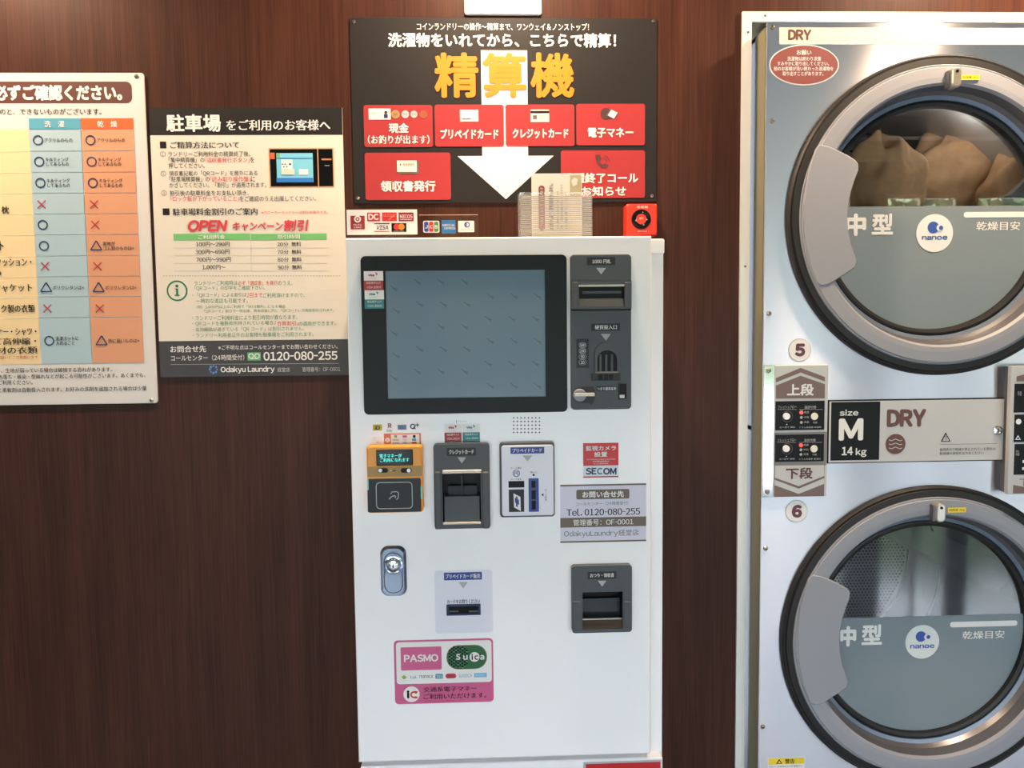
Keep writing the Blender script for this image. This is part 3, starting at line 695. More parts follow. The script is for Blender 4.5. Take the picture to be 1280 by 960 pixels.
# coin slot: arched plate with grooves and little chute
def arch(x0, x1, z0, z1, n=9):
    r = (x1-x0)/2; o = [(x0, z0), (x1, z0)]
    for i in range(n+1):
        a = PI*i/n; o.append(((x0+x1)/2+r*math.cos(a), z1-r*0.85+r*0.85*math.sin(a)))
    return o
b = BX(743.3, 428.5, 771.5, 467, D-0.003); c_ = BX(746.5, 437.8, 771, 465.3, D-0.003)
p = P(); p.frame(arch(*b), arch(*c_), D-0.006, D, DGREY, yi=D-0.0004, mi=BLACKP); p.flat(arch(*c_), D-0.0006, BLACKP)
for u in (748.9, 756.0, 763.2):
    g = BX(u, 443, u+2.8, 465, D); p.prism(rrect(*g, 0.001), D-0.0035, D-0.0006, DGREY)
g = BX(740.2, 466, 775.4, 475.6, D-0.007); p.prism(rrect(*g, 0.0005), D-0.007, D, DGREY2, 0.0008)
g = BX(744.5, 464.6, 772.5, 466.4, D-0.008); p.prism(rrect(*g, 0.0003), D-0.008, D, mat('worn_grey', (120, 112, 104), 0.4))
for u in (748, 755, 761): g = BX(u, 468, u+5, 474.5, D-0.0052); p.flat(rrect(*g), D-0.0072, BLACKP)
p.build('coin_slot', unit, 'arched coin slot')
x, z = W2(726, 493.6, D); sc = D/1000
p = P(); p.lathe(x, z, [(10*sc, D), (10*sc, D-0.001), (0, D-0.001)], DGREY2, 28)
pts = [W2(u, v, D) for u, v in ((726, 483.3), (740, 482.8), (743.5, 487), (744.6, 493), (742.5, 500), (739.5, 506), (736, 503.5), (726, 503))]
p.prism(pts, D-0.002, D, DGREY2, 0.0004)
x, z = W2(725, 494.3, D-0.008); p.lathe(x, z, [(8.3*sc, D), (8*sc, D-0.009), (7.2*sc, D-0.010), (0, D-0.010)], SILVERP, 28)
g = BX(718, 491.4, 743.6, 495.6, D-0.013); p.prism(rrect(*g, 0.0008), D-0.013, D-0.002, STEELDULL, 0.0006); p.build('return_lever', unit, 'round coin return lever with steel bar')
g = BX(773.8, 479.8, 782.3, 498, D-0.0005); p = P(); p.frame(rrect(g[0]-0.001, g[1]+0.001, g[2]-0.001, g[3]+0.001), rrect(*g), D-0.004, D, DGREY2, yi=D-0.0005, mi=BLACKP, back=True)
g2 = BX(774.5, 493.5, 780.5, 497.5, D-0.0005); p.box(g2[0], g2[1], D-0.0025, D-0.001, g2[2], g2[3], STEELDULL); p.build('return_opening', unit)

# small brand marks above the card readers
q = Print(KD)
q.rect(466, 530.5, 477.6, 538.2, mat('mark_yellow', (198, 180, 40), 0.45), 1, 1.0); q.text('iD', 468.5, 532, 475, 537, INK, 2, bold=0.04)
q.text('R', 485, 529, 489.6, 535, CRIMSON, 2, bold=0.04); q.text('Edy', 483.6, 536.4, 490.4, 540.3, NAVY, 2, bold=0.02)
q.rect(497, 530.8, 508.2, 537.3, mat('mark_slate', (132, 152, 186), 0.45), 1); q.text('nanaco', 498.5, 532.3, 507, 535.8, NAVY, 2)
q.ring(516, 533, 3.4, 1.3, NAVY, 2); q.line(516.5, 533.5, 519.4, 536.4, 1.2, NAVY, 3); q.line(521.7, 528.7, 521.7, 533.5, 1, NAVY, 3); q.line(519.3, 531, 524, 531, 1, NAVY, 3)
for k, m_ in enumerate((LGREY, mat('mark_peach', (226, 190, 160), 0.45), REDTXT)): q.text('交通系ICカード', 466+(4 if k == 2 else 0), 546.3+2.6*k, 477.5, 548.3+2.6*k, m_, 2)
q.build('brand_marks', kiosk)
q = Print(KD); OST = mat('mark_orange', (224, 118, 66), 0.45)
q.rect(480, 541.6, 526.2, 559, OST, 1); q.rect(488.8, 542.8, 524.2, 556.3, PAPER, 2); q.disc(484.5, 550, 3, PAPER, 3); q.text('IC', 482.8, 548.8, 486.3, 551.2, CRIMSON, 4)
for k, m_ in enumerate((mat('mark_green', (130, 170, 60), 0.45), PINK, INK)): q.disc(494.7+11.3*k+(0.6 if k else 0), 545.4, 1.9, m_, 3, n=12) if k != 1 else q.rect(503.2, 544, 508.8, 546.9, m_, 3, 1)
q.text('manaca', 491, 548.6, 498.6, 550.9, INK, 3); q.text('TOICA', 503.5, 548.6, 508.6, 550.9, BLUEHEAD, 3); q.rect(515.2, 548, 520.2, 551, BLUEHEAD, 3)
q.rect(491, 552.6, 498.5, 554.3, LGREY, 3); q.rect(503.3, 552.6, 508.5, 554.3, BLUECOL, 3); q.rect(514.8, 552.3, 520.8, 554.4, REDTXT, 3); q.text('交通系電子マネーがご利用になれます', 489, 557, 514, 558.6, PAPER, 3)
q.build('transport_card_sticker', kiosk, 'orange edged sticker of small card marks')

# orange touch reader
D = KD-0.024
b = BX(458.8, 557, 528.2, 641, D)
p = P().prism(rrect(*b, 0.006), D, KD, ORANGEP, 0.003); rd = p.build('touch_reader', kiosk, 'orange touch card reader with dark pad')
g = BX(471.4, 563, 515.2, 581, D); p = P(); p.frame(rrect(g[0]-0.0015, g[1]+0.0015, g[2]-0.0015, g[3]+0.0015, 0.002), rrect(*g, 0.001), D-0.001, D, BLACKP, yi=D+0.0, mi=BLACKP)
p.flat(rrect(*g), D-0.0004, mat('lcd_dark', (14, 30, 28), 0.1, spec=0.15)); lcd = p.build('display', rd)
q = Print(D-0.0004); q.text('電子マネーが\nご利用になれます', 474.5, 567, 511.5, 577.5, LCDTXT, 1, bold=0.01); q.build('lettering', rd)
q = Print(D); BAND = mat('bronze_band', (138, 108, 62), 0.35, 0.4)
q.rect(459.6, 582.8, 527.4, 595.6, BAND, 1); q.rect(472, 585, 485, 590.8, BLACKP, 2, 2.5); q.rect(501, 585, 514.6, 590.8, BLACKP, 2, 2.5); q.disc(475.4, 588, 2.5, LEDWHITE, 3); q.disc(511, 588, 2.5, LEDWHITE, 3)
q.disc(488.8, 588, 0.9, YELLOW, 3, n=10); q.rect(490.8, 587.5, 495, 588.6, BLACKP, 3); q.build('indicator_band', rd)
D3 = D-0.002; b = BX(459.2, 598.2, 526.2, 640.2, D3); p = P().prism(rrect(*b, 0.003), D3, D, DGREY2, 0.001); p.build('touch_pad', rd)
q = Print(D3); q.rring(470, 602.5, 515.8, 636, 5, 0.9, LGREY, 1)
cv = [(486.5, 624), (489, 621), (492.5, 619.3), (494.5, 620), (494, 622.2)]
for k in range(4): q.line(*cv[k], *cv[k+1], 1.1, LGREY, 2+k % 2)
cv = [(488.5, 617.5), (490, 614.8), (496, 614.3), (498.4, 616), (497.8, 622.5), (495.5, 624.4)]
for k in range(5): q.line(*cv[k], *cv[k+1], 0.9, LGREY, 2+k % 2)
q.build('touch_mark', rd)
GL = mat('teal_light_guide', (120, 215, 195), 0.2)
for a_ in ((458.9, 598.5, 460.6, 612.5), (525.9, 608, 527.8, 623.5)):
    g = BX(*a_, D-0.0022); P().prism(rrect(*g), D-0.0024, D, GL).build('side_light', rd)

# credit card reader
q = Print(KD); credit_label(q, 555.6, 529.8, 21.4, 21.6, CRIMSON, 0); q.rect(555.8, 551.6, 576.8, 553, INK, 1); q.build('red_sticker', kiosk, 'white and red sticker above the credit card slot')
q = Print(KD); credit_label(q, 578.3, 529.6, 21.6, 21.4, TEAL, 0); q.rect(578.3, 551.2, 600, 552.6, INK, 1); q.line(570.6, 525, 570.6, 528.8, 0.6, NAVY); q.text('クレジット', 572.5, 525.5, 583.5, 527.6, NAVY); q.build('teal_sticker', kiosk, 'white and teal sticker above the credit card slot')
D = KD-0.016
b = BX(542.4, 555, 612.4, 660.8, D); iw = BX(553.3, 588, 601, 656, D)
p = P(); p.frame(rrect(*b, 0.006), rrect(*iw, 0.0004), D, KD, DGREY, yi=BD-0.0015, mi=BLACKP, back=True); cr_u = p.build('credit_card_reader', kiosk, 'grey credit card reader with deep slot')
q = Print(D); q.rect(558.5, 559.8, 595, 569.8, DGREY2, 1, 1); q.text('クレジットカード', 561.3, 561.8, 592.3, 567.8, WINK, 2, bold=0.02); q.tri(571.8, 571.6, 582.6, 579.2, TRIGREY, 1); q.build('lettering', cr_u)
p = P()
for (u0, v0, u1, v1, f) in ((552.8, 587.6, 601.6, 592, -0.004), (553.5, 652.6, 601.4, 655.8, -0.002)):
    g = BX(u0, v0, u1, v1, D+f); p.prism(rrect(*g, 0.0006), D+f, D+0.004, STEELDULL, 0.0008)
p.build('steel_bars', cr_u)
g = BX(555.5, 622.3, 599.6, 653, D); p = P()
p.add([(g[0], D+0.001, g[2]), (g[1], D+0.001, g[2]), (g[1], D+0.014, g[3]), (g[0], D+0.014, g[3])], [(0, 1, 2, 3)], DGREY)
p.add([(g[0], D+0.014, g[3]), (g[1], D+0.014, g[3]), (g[1], BD-0.002, g[3]), (g[0], BD-0.002, g[3])], [(0, 1, 2, 3)], DGREY2); p.build('card_ramp', cr_u)
p = P(); g = BX(576.5, 594, 578.5, 621, D+0.02); p.box(g[0], g[1], D+0.018, BD-0.003, g[2], g[3], DGREY2); g = BX(560, 608, 596, 620, D+0.02); p.box(g[0], g[1], D+0.026, BD-0.003, g[2], g[3], DGREY2); p.build('reader_mouth', cr_u)
for u in ((543.2, 590, 551.5, 662), (603, 590, 611.6, 661)):
    g = BX(*u, D-0.006); P().prism(rrect(*g, 0.003), D-0.006, D, DGREY, 0.002).build('finger_rail', cr_u)

# prepaid card reader
D = KD-0.010
b = BX(624.8, 552.8, 693.3, 646.3, D)
p = P().prism(rrect(*b, 0.006), D, KD, DGREY, 0.001); pr = p.build('prepaid_card_reader', kiosk, 'white faced prepaid card reader in a grey frame')
D3 = D-0.0015; b = BX(627.2, 556.4, 691.9, 644.6, D3); P().prism(rrect(*b, 0.005), D3, D, PALEBLUE, 0.0008).build('face_plate', pr)
q = Print(D3); q.rect(638, 558.9, 680.2, 567, LABELBLUE, 1, 0.5); q.text('プリペイドカード', 640.5, 560.3, 677.5, 565.4, WINK, 2, bold=0.02); q.tri(653, 569.2, 665.4, 576.6, TRIGREY, 1)
q.text('カード種別', 638.5, 583.8, 651.7, 586.1, INK); q.ring(645.4, 591.6, 4.6, 0.9, LABELBLUE); q.text('円', 642.9, 589.4, 647.9, 594.2, LABELBLUE, 2, bold=0.03); q.text('カード残高', 638.6, 597.9, 651.8, 600.1, INK)
q.rect(636, 611.8, 655.2, 639.8, DGREY2, 1); q.poly([(641.8, 616.5), (650.5, 621), (651, 638.8), (642.5, 634)], WINK, 2); q.poly([(643.4, 622), (648.6, 624.5), (648.8, 631), (643.8, 628.2)], LABELBLUE, 3); q.poly([(645, 619.8), (647, 621), (647, 634), (645, 632.8)], LABELBLUE, 4)
q.text('挿入口', 662.8, 589, 671, 591.5, INK); q.disc(667, 593.7, 1.4, INK, 1, n=10); q.poly([(676.6, 618.4), (679.4, 616.4), (679.4, 620.4)], INK); q.text('カード返却', 680.8, 611, 683.6, 626, INK, rot=-90)
q.build('lettering', pr)
g = BX(636, 601.6, 655, 609, D3); P().frame(rrect(g[0]-0.0006, g[1]+0.0006, g[2]-0.0006, g[3]+0.0006), rrect(*g), D3-0.0008, D3, BLACKP, yi=D3-0.0002, back=True).build('balance_display', pr)
g = BX(660.8, 597.8, 673.4, 639.4, D3); g2 = BX(664.3, 600.8, 669.6, 636.6, D3)
p = P(); p.frame(rrect(*g, 0.0012), rrect(*g2, 0.0002), D3-0.002, D3, LABELBLUE, yi=D3-0.0003, mi=BLACKP, back=True)
for v in ((609.5, 613), (624, 626)): g = BX(664.3, v[0], 669.6, v[1], D3); p.flat(rrect(*g), D3-0.0006, DGREY)
p.build('card_slot', pr, 'upright blue rimmed card slot')

# speaker holes
q = Print(KD); HOLE = mat('speaker_hole', (70, 76, 82), 0.6)
for i in range(8):
    for j in range(5): q.disc(642.1+4.6*i, 522.3+4.55*j, 1.0, HOLE, 1, n=10)
q.build('speaker_grille', kiosk)
# security sticker
q = Print(KD); SR = mat('security_red', (204, 40, 44), 0.42)
q.rect(728.9, 553.6, 773, 596.7, PAPER, 1); q.rect(728.9, 553.6, 773, 581.8, SR, 2); q.rect(728.9, 595.2, 773, 596.7, CRIMSON, 2); q.rect(728.9, 582.5, 773, 594.6, PALEBLUE, 2)
q.text('監視カメラ', 732, 557, 770, 563.2, WINK, 3, bold=0.03); q.text('設置', 742.7, 564.5, 759, 571, WINK, 3, bold=0.03)
q.text('Surveillance Camera Installed', 733.5, 572.9, 769, 574.7, WINK, 3); q.text('特殊警備実施中', 741, 575.6, 761, 577.6, WINK, 3); q.text('セコム株式会社', 742, 578.4, 760.5, 580.3, WINK, 3)
q.text('SE', 732, 584.6, 745.5, 593, NAVY, 3, bold=0.05); q.text('C', 746, 584.6, 753, 593, TEAL, 3, bold=0.05); q.text('OM', 753.8, 584.6, 770.5, 593, NAVY, 3, bold=0.05)
q.build('camera_notice_sticker', kiosk, 'red and white camera notice sticker')
# contact label
q = Print(KD)
q.rect(700.3, 605.5, 807.6, 677, LILAC, 1); q.rect(700.3, 605, 807.6, 607, LABELBROWN, 2); q.rect(700.3, 675.4, 807.6, 677.4, LABELBROWN, 2); q.rect(700.3, 646.4, 807.6, 658.4, LABELBROWN, 2)
q.rect(720.3, 611.6, 786.6, 623.6, LABELBROWN, 2, 2); q.text('お問い合せ先', 727.8, 613.6, 779.7, 621.7, WINK, 3, bold=0.03)
q.text('コールセンター（24時間受付）', 720, 627, 785.5, 631.6, GREYINK, 2); q.text('Tel. 0120-080-255', 708, 634.9, 800, 644.2, INK, 2, bold=0.02)
q.text('管理番号：OF-0001', 716.5, 648.5, 791.5, 656.4, WINK, 3, bold=0.01); q.text('OdakyuLaundry経堂店', 705, 662.3, 798.3, 671.3, GREYINK, 2)
q.build('contact_label', kiosk, 'pale label with brown bands and telephone number')
# lock
D = KD-0.008
b = BX(475.3, 683, 507.8, 746, D); p = P().prism(rrect(*b, 0.016, 10), D, KD, CHROMEB, 0.0045); lk = p.build('lock', kiosk, 'chrome lock plate')
b = BX(479.5, 690, 504, 742, D); x, z = W2(491.8, 706.3, D); sc = D/1000
p = P().prism(rrect(b[0]+0.003, b[1]-0.003, b[2], z, 0.011, 8), D-0.0015, D, CHROMEB, 0.001); p.lathe(x, z, [(12.2*sc, D), (12*sc, D-0.003), (10*sc, D-0.004), (8.2*sc, D-0.003)], CHROMEB, 36); p.build('swing_cover', lk)
q = Print(D-0.0016); LN = mat('etched_line', (70, 80, 110), 0.4); q.rring(479.8, 691, 503.6, 741.5, 11.5, 0.8, LN, 1); q.rring(481.6, 713, 501.6, 739.5, 9.5, 0.6, CHROME, 1)
q.build('etched_outline', lk)
p = P(); p.lathe(x, z, [(8.4*sc, D-0.002), (8.2*sc, D-0.007), (7*sc, D-0.008), (5.8*sc, D-0.005), (3.5*sc, D-0.006), (0, D-0.0065)], CHROME, 28); p.box(x-0.0011, x+0.0011, D-0.0072, D-0.004, z-0.004, z+0.004, BLACKP); p.build('cylinder', lk)
# card vending outlet
q = Print(KD); q.rect(543.6, 712.4, 615.9, 791, PALEBLUE, 1, 4); q.rect(555, 715.2, 602.3, 724.8, LABELBLUE, 2, 0.6); q.text('プリペイドカード販売', 557, 716.8, 600.2, 723, WINK, 3, bold=0.02); q.tri(573, 727.3, 585, 735.4, TRIGREY, 2)
q.text('カードをお取りください', 558.7, 749, 600, 754.2, INK, 2, bold=0.02); q.build('card_outlet_label', kiosk)
D = KD-0.003; g = BX(558, 755.6, 600.8, 769.3, D); g2 = BX(560.8, 758, 598, 767, D)
p = P(); p.frame(rrect(*g, 0.0012), rrect(*g2, 0.0002), D, KD, NAVY, yi=KD-0.0006, mi=BLACKP, back=True)
for u in ((561.5, 573), (586, 597.5)): g = BX(u[0], 763.5, u[1], 765.5, D); p.box(g[0], g[1], D+0.0008, KD-0.0007, g[2], g[3], DGREY)
p.build('card_outlet', kiosk, 'narrow card outlet with navy rim')
# change and receipt tray
D = KD-0.014
b = BX(715, 707, 790, 790.8, D); iw = BX(728.3, 740, 778.5, 786.3, D)
p = P(); p.frame(rrect(*b, 0.006), rrect(*iw, 0.0006), D, KD, DGREY, yi=BD-0.0015, mi=BLACKP, back=True); tr_ = p.build('receipt_tray', kiosk, 'dark grey change and receipt tray')
q = Print(D); q.rect(734.5, 714.4, 770.5, 723.6, DGREY2, 1, 1); q.text('おつり・領収書', 737.6, 716.3, 767.5, 721.6, WINK, 2, bold=0.02); q.tri(747.3, 725.8, 758, 733.2, TRIGREY, 1); q.build('lettering', tr_)
g = BX(728.3, 776.5, 778.5, 786.3, D); p = P()
p.add([(g[0], D+0.002, g[2]), (g[1], D+0.002, g[2]), (g[1], D+0.012, g[3]), (g[0], D+0.012, g[3])], [(0, 1, 2, 3)], mat('bronze_plastic', (74, 62, 48), 0.35))
p.box(g[0], g[1], D+0.011, D+0.014, g[3]-0.001, g[3]+0.0015, STEELDULL); p.build('tray_lip', tr_)
g = BX(729, 750, 776, 776, D+0.02); p = P(); p.prism(rrect(*g), D+0.03, D+0.032, mat('smoked_flap', (40, 44, 48), 0.15)); p.build('flap', tr_)
for u in ((715.8, 752, 726.8, 787), (780.2, 752, 789.4, 787)): g = BX(*u, D-0.003); P().prism(rrect(*g, 0.003), D-0.003, D, DGREY, 0.0015).build('side_rib', tr_)
# transport card sticker
q = Print(KD); SG = mat('stadium_green', (26, 92, 52), 0.45)
q.rect(493, 799, 616.8, 878.6, PINK, 1, 5); q.rect(495.4, 801.3, 614.6, 853.6, PAPER, 2, 4)
q.rect(501, 808.3, 552, 837.2, PINK, 3, 1.5); q.text('PASMO', 505, 817.5, 548, 826.8, WINK, 4, bold=0.05)
q.rect(558, 805.8, 608.8, 836.2, mat('gold_rim', (150, 140, 90), 0.4), 3, 15); q.rect(558.7, 806.5, 608.1, 835.5, SG, 4, 14.5)
rr_ = random.Random(5)
for i in range(9):
    for j in range(7):
        u, v = 562+2.7*i, 809+4*j+(i % 2)*2
        if (u-573)**2/196+(v-821)**2/190 > 1: continue
        q.rect(u-1, v-1.6, u+1, v+0.6, BLACKP, 5); 
        if (i+j) % 3 == 0: q.rect(u-0.4, v+0.8, u+0.6, v+1.5, LGREY, 6)
q.disc(593.2, 820.5, 6.4, PAPER, 6); q.text('S', 570, 816.3, 575.5, 824, WINK, 7, bold=0.05); q.text('u', 579, 818, 584.6, 824, WINK, 7, bold=0.05); q.text('i', 589.3, 816.3, 591.2, 824, INK, 7, bold=0.05); q.text('c', 593, 818.2, 598, 824, INK, 7, bold=0.05); q.text('a', 600.2, 817.8, 605.4, 823.8, WINK, 7, bold=0.05)
q.disc(505.2, 846.2, 3.2, mat('mark_green', (130, 170, 60), 0.45), 3, n=4); q.text('tol', 512.5, 844, 521, 848, BLUEHEAD, 3, bold=0.02); q.text('manaca', 524.5, 843.6, 541, 847, INK, 3); q.rect(544.2, 842, 553.6, 848, BLUEHEAD, 3, 1); q.text('ICOCA', 546, 843.8, 552.5, 846.6, PAPER, 4)
q.rect(557, 841.6, 570.3, 847.6, REDTXT, 3, 3); q.text('nimoca', 559, 843.2, 568.4, 846.2, NAVY, 4); q.text('SUGOCA', 573.3, 842, 590, 846.3, BLUEHEAD, 3); q.rect(592.7, 840.8, 608.5, 846.2, mat('mark_sky', (120, 184, 220), 0.45), 3); q.text('はやかけん', 594.5, 842, 606.5, 845, PAPER, 4)
q.disc(514.5, 867.4, 10.4, PAPER, 3); q.text('i', 508.6, 862.5, 512, 872.5, INK, 4, bold=0.08)
q.ring(517.3, 867.8, 4.5, 2, mat('mark_vermilion', (214, 66, 44), 0.45), 4); q.rect(518.5, 866.4, 523, 869.6, PAPER, 5); q.rect(517.5, 863.3, 522, 865.3, MATS['mark_vermilion'], 5); q.rect(517.5, 870.3, 522, 872.3, MATS['mark_vermilion'], 5)
q.text('交通系電子マネー', 529.4, 857.5, 596, 864, INK, 3, bold=0.02); q.text('ご利用いただけます。', 529.4, 865.8, 608, 873, INK, 3, bold=0.02); q.text('一部ご利用いただけないカードがあります', 529.5, 875, 568, 876.8, CRIMSON, 3)
q.build('transport_sticker', kiosk, 'pink framed sticker with a pink and a green card mark')

# ------------------------------------------------------------------ things on top of the machine and on the wall by it
D = 1.60
ACR = clear('clear_acrylic', (0.985, 0.985, 0.985), refl=0.3)
b = BX(433.5, 262, 521.5, 293.3, D)
t = thing('card_brand_plate', ((b[0]+b[1])/2, D, bz1), 'white plate of red and blue card brand marks standing on the white machine', 'sign')
P().prism(rrect(b[0]-0.002, b[1]+0.004, bz1, b[3]+0.001), D+0.001, D+0.004, ACR).build('acrylic_stand', t)
P().prism(rrect(*b, 0.001), D, D+0.001, PAPER).build('panel', t)
P().box(b[0], b[1], D, D+0.03, bz1, bz1+0.002, ACR).build('foot', t)
q = Print(D); R1 = mat('brand_red', (204, 34, 38), 0.42); R2 = mat('brand_maroon', (150, 24, 30), 0.42)
q.rect(438.3, 269.7, 456, 286.7, R2, 1); q.ring(447, 274, 4.2, 1.7, PAPER, 2); q.disc(447, 274, 1.3, PAPER, 2, n=12); q.text('MUFG\nCARD', 442, 280, 452.3, 285.4, PAPER, 2)
q.rect(459, 265.8, 475, 276.6, R1, 1, 1); q.text('DC', 460.5, 267.3, 473.5, 275, PAPER, 2, bold=0.06); q.rect(477.7, 265.6, 496, 276.5, R1, 1); q.text('UFJ Card', 479.5, 267.5, 493, 271, mat('brand_tan', (206, 150, 110), 0.42), 2); q.line(486, 274.6, 494, 268.6, 0.8, MATS['brand_tan'], 3)
q.rect(498.3, 265.6, 517, 276.6, R2, 1); q.text('NICOS', 500, 268.3, 515.5, 273, PAPER, 2, bold=0.02); q.line(500.5, 274.4, 515, 274.4, 0.5, PAPER, 2)
q.rect(467.7, 279, 487, 280.2, INK, 1); q.rect(467.7, 288.8, 487, 290, ORANGEHEAD, 1); q.text('VISA', 471, 281.8, 485.3, 287.2, INK, 2, bold=0.03, shear=0.2)
q.rect(489.4, 279, 508, 290, BLACKP, 1); q.disc(496, 283.6, 3.9, R1, 2); q.disc(501.8, 283.6, 3.9, ORANGE, 3); q.line(492, 289, 505, 289, 0.5, LGREY, 2)
q.build('brand_marks', t)
b = BX(524, 268.3, 597.5, 295, D)
t = thing('clear_brand_plate', ((b[0]+b[1])/2, D, bz1), 'clear plate with three small card brand marks standing on the white machine', 'sign')
P().prism(rrect(b[0], b[1], bz1, b[3]), D, D+0.003, ACR).build('acrylic_stand', t); P().box(b[0], b[1], D+0.003, D+0.03, bz1, bz1+0.002, ACR).build('foot', t)
P().box(b[0], b[1], D-0.0003, D+0.0033, b[3]-0.0006, b[3]+0.0003, mat('polished_edge', (190, 150, 140), 0.3)).build('polished_edge', t)
q = Print(D); q.rect(529, 276, 549.3, 291, PAPER, 1, 2)
for k, (m_, s_) in enumerate(((LABELBLUE, 'J'), (R1, 'C'), (mat('brand_green', (70, 140, 60), 0.42), 'B'))): q.rect(530.2+6.2*k, 277.2, 535.6+6.2*k, 289.8, m_, 2, 1.5); q.text(s_, 531.2+6.2*k, 281.5, 534.8+6.2*k, 285.7, PAPER, 3, bold=0.04)
q.rect(552, 275, 569.6, 292, mat('brand_blue', (40, 110, 168), 0.42), 1); q.text('AMERICAN', 552.6, 280, 568, 283, WINK, 2, bold=0.02); q.text('EXPRESS', 555.5, 283.8, 569.2, 286.8, WINK, 2, bold=0.02)
q.rect(572.6, 276, 592.8, 290.2, PAPER, 1, 1); q.ring(583.8, 281, 3.4, 1.1, LABELBLUE, 2); q.rect(582, 279, 583.3, 283, LABELBLUE, 3); q.text('Diners Club', 575, 286, 590.5, 288.2, LGREY, 2); q.build('brand_marks', t)

# clear leaflet holder with ribs and one leaflet
D = 1.585
b = BX(650, 240, 740.5, 296, D)
t = thing('leaflet_holder', ((b[0]+b[1])/2, D+0.03, bz1), 'clear ribbed plastic leaflet holder standing on the white machine', 'holder')
RIB = clear('rib_plastic', (0.97, 0.96, 0.95), refl=0.5, haze=0.38, hazecol=(235, 228, 222)); CL2 = clear('holder_plastic', (0.95, 0.95, 0.95), refl=0.4, haze=0.10)
x0, x1, ztop = b[0], b[1], b[3]
P().prism(rrect(x0, x1, bz1, ztop), D, D+0.002, CL2).build('front_wall', t)
P().prism(rrect(x0-0.002, x1+0.002, bz1, ztop+0.003), D+0.045, D+0.047, CL2).build('back_wall', t)
p = P(); p.box(x0, x0+0.002, D+0.002, D+0.045, bz1, ztop, CL2); p.box(x1-0.002, x1, D+0.002, D+0.045, bz1, ztop, CL2); p.build('side_walls', t)
p = P(); z = bz1+0.002
while z < ztop-0.006: p.box(x0+0.002, x1-0.002, D-0.002, D, z, z+0.0017, RIB); z += 0.0037
p.build('ribs', t)
D2 = 1.600; b = BX(664.5, 216.8, 727.5, 296, D2)
t = thing('leaflet', ((b[0]+b[1])/2, D2, bz1), 'cream leaflet with sideways writing standing in the clear ribbed holder', 'leaflet')
LC = mat('leaflet_cream', (238, 230, 214), 0.5); P().prism(rrect(b[0], b[1], bz1+0.001, b[3]), D2, D2+0.0008, LC).build('sheet', t)
q = Print(D2); q.rect(673.3, 232, 681, 288, mat('leaflet_maroon', (150, 72, 70), 0.5), 1, 3.5); q.rect(712.5, 219, 726.5, 245.5, mat('leaflet_khaki', (196, 182, 140), 0.5), 1)
q.poly([(714, 226), (718, 222), (722, 224), (721, 231), (716, 233)], LC, 2)
q.text('ご利用ありがとうございます', 675.2, 234, 679.2, 286, LC, 2, rot=90); q.text('おねがいします。洗剤は必要ありません。', 685.5, 229, 692, 288, INK, 2, rot=90, bold=0.01)
for u, v in ((695.5, 239), (700.5, 230.5), (706, 241)): q.text('洗剤・柔軟剤は自動で投入されますので', u, v, u+3.3, 287, GREYINK, 2, rot=90)
q.build('lettering', t)

# red alarm button
D = 1.79; b = BX(783, 254.6, 821.5, 294.6, D); AR = mat('alarm_red', (222, 52, 36), 0.35)
t = thing('alarm_button', ((b[0]+b[1])/2, D+0.02, b[2]), 'square red alarm box with round black button beside the machine top', 'alarm')
P().prism(rrect(*b, 0.004), D, WALL-0.0005, AR, 0.003).build('case', t)
x, z = W2(801.8, 273.8, D-0.004); sc = D/1000
p = P(); p.lathe(x, z, [(12.2*sc, D), (11.8*sc, D-0.004), (10*sc, D-0.005), (7.2*sc, D-0.003), (6.6*sc, D-0.003)], BLACKP, 32); p.build('button_ring', t)
p = P(); p.lathe(x, z, [(6.6*sc, D-0.002), (6.2*sc, D-0.005), (0, D-0.0055)], AR, 28); p.build('button', t)
q = Print(D); q.text('非常用', 796, 257.2, 809.5, 260.6, LC, 1); q.text('SECOM', 797, 288, 808.5, 290, LC, 1); q.build('lettering', t)
q = Print(D-0.0056); q.text('押す', 799.2, 271.5, 804.6, 274.5, LC, 1); q.build('button_lettering', t)
q = Print(D-0.0052); q.disc(795, 275.5, 0.9, LGREY, 1, n=8); q.disc(803.5, 265.5, 0.7, LGREY, 1, n=8); q.disc(808.6, 274.5, 0.8, LGREY, 1, n=8); q.disc(804.5, 281, 0.9, LGREY, 1, n=8); q.build('ring_marks', t)

# ------------------------------------------------------------------ the stacked dryer
DD = 1.77
px0 = (W2(959.5, 60, DD)[0]+W2(947.5, 950, DD)[0])/2; px1 = DX1
pz1 = W2(1100, 28.5, DD)[1]; pz0 = 0.10
dcx = 0.5812*DD; dz = [CAMZ+0.1303*DD, CAMZ-0.41*DD]; RO = 0.1991*DD
dry = thing('stacked_dryer', ((px0+px1)/2, 2.2, 0), 'stainless steel stacked tumble dryer with two round glass doors', 'dryer')
def holed(p, x0, x1, z0, z1, cx, cz, r, y0, y1, m, n=96):
    an = [2*PI*i/n for i in range(n)] + [math.atan2(z-cz, x-cx) % (2*PI) for x in (x0, x1) for z in (z0, z1)]
    an.sort(); o = []; i_ = []
    for a in an:
        c, s_ = math.cos(a), math.sin(a)
        k = min(((x1-cx)/c if c > 1e-9 else 9e9), ((x0-cx)/c if c < -1e-9 else 9e9), ((z1-cz)/s_ if s_ > 1e-9 else 9e9), ((z0-cz)/s_ if s_ < -1e-9 else 9e9))
        o.append((cx+k*c, cz+k*s_)); i_.append((cx+r*c, cz+r*s_))
    N = len(o)
    p.add([(x, y0, z) for x, z in o]+[(x, y0, z) for x, z in i_], [(i, (i+1) % N, N+(i+1) % N, N+i) for i in range(N)], m)
    p.add([(x, y0, z) for x, z in i_]+[(x, y1, z) for x, z in i_], [((i+1) % N, N+(i+1) % N, N+i, i) for i in range(N)], m)
RH = RO-0.02
zm = (dz[0]+dz[1])/2
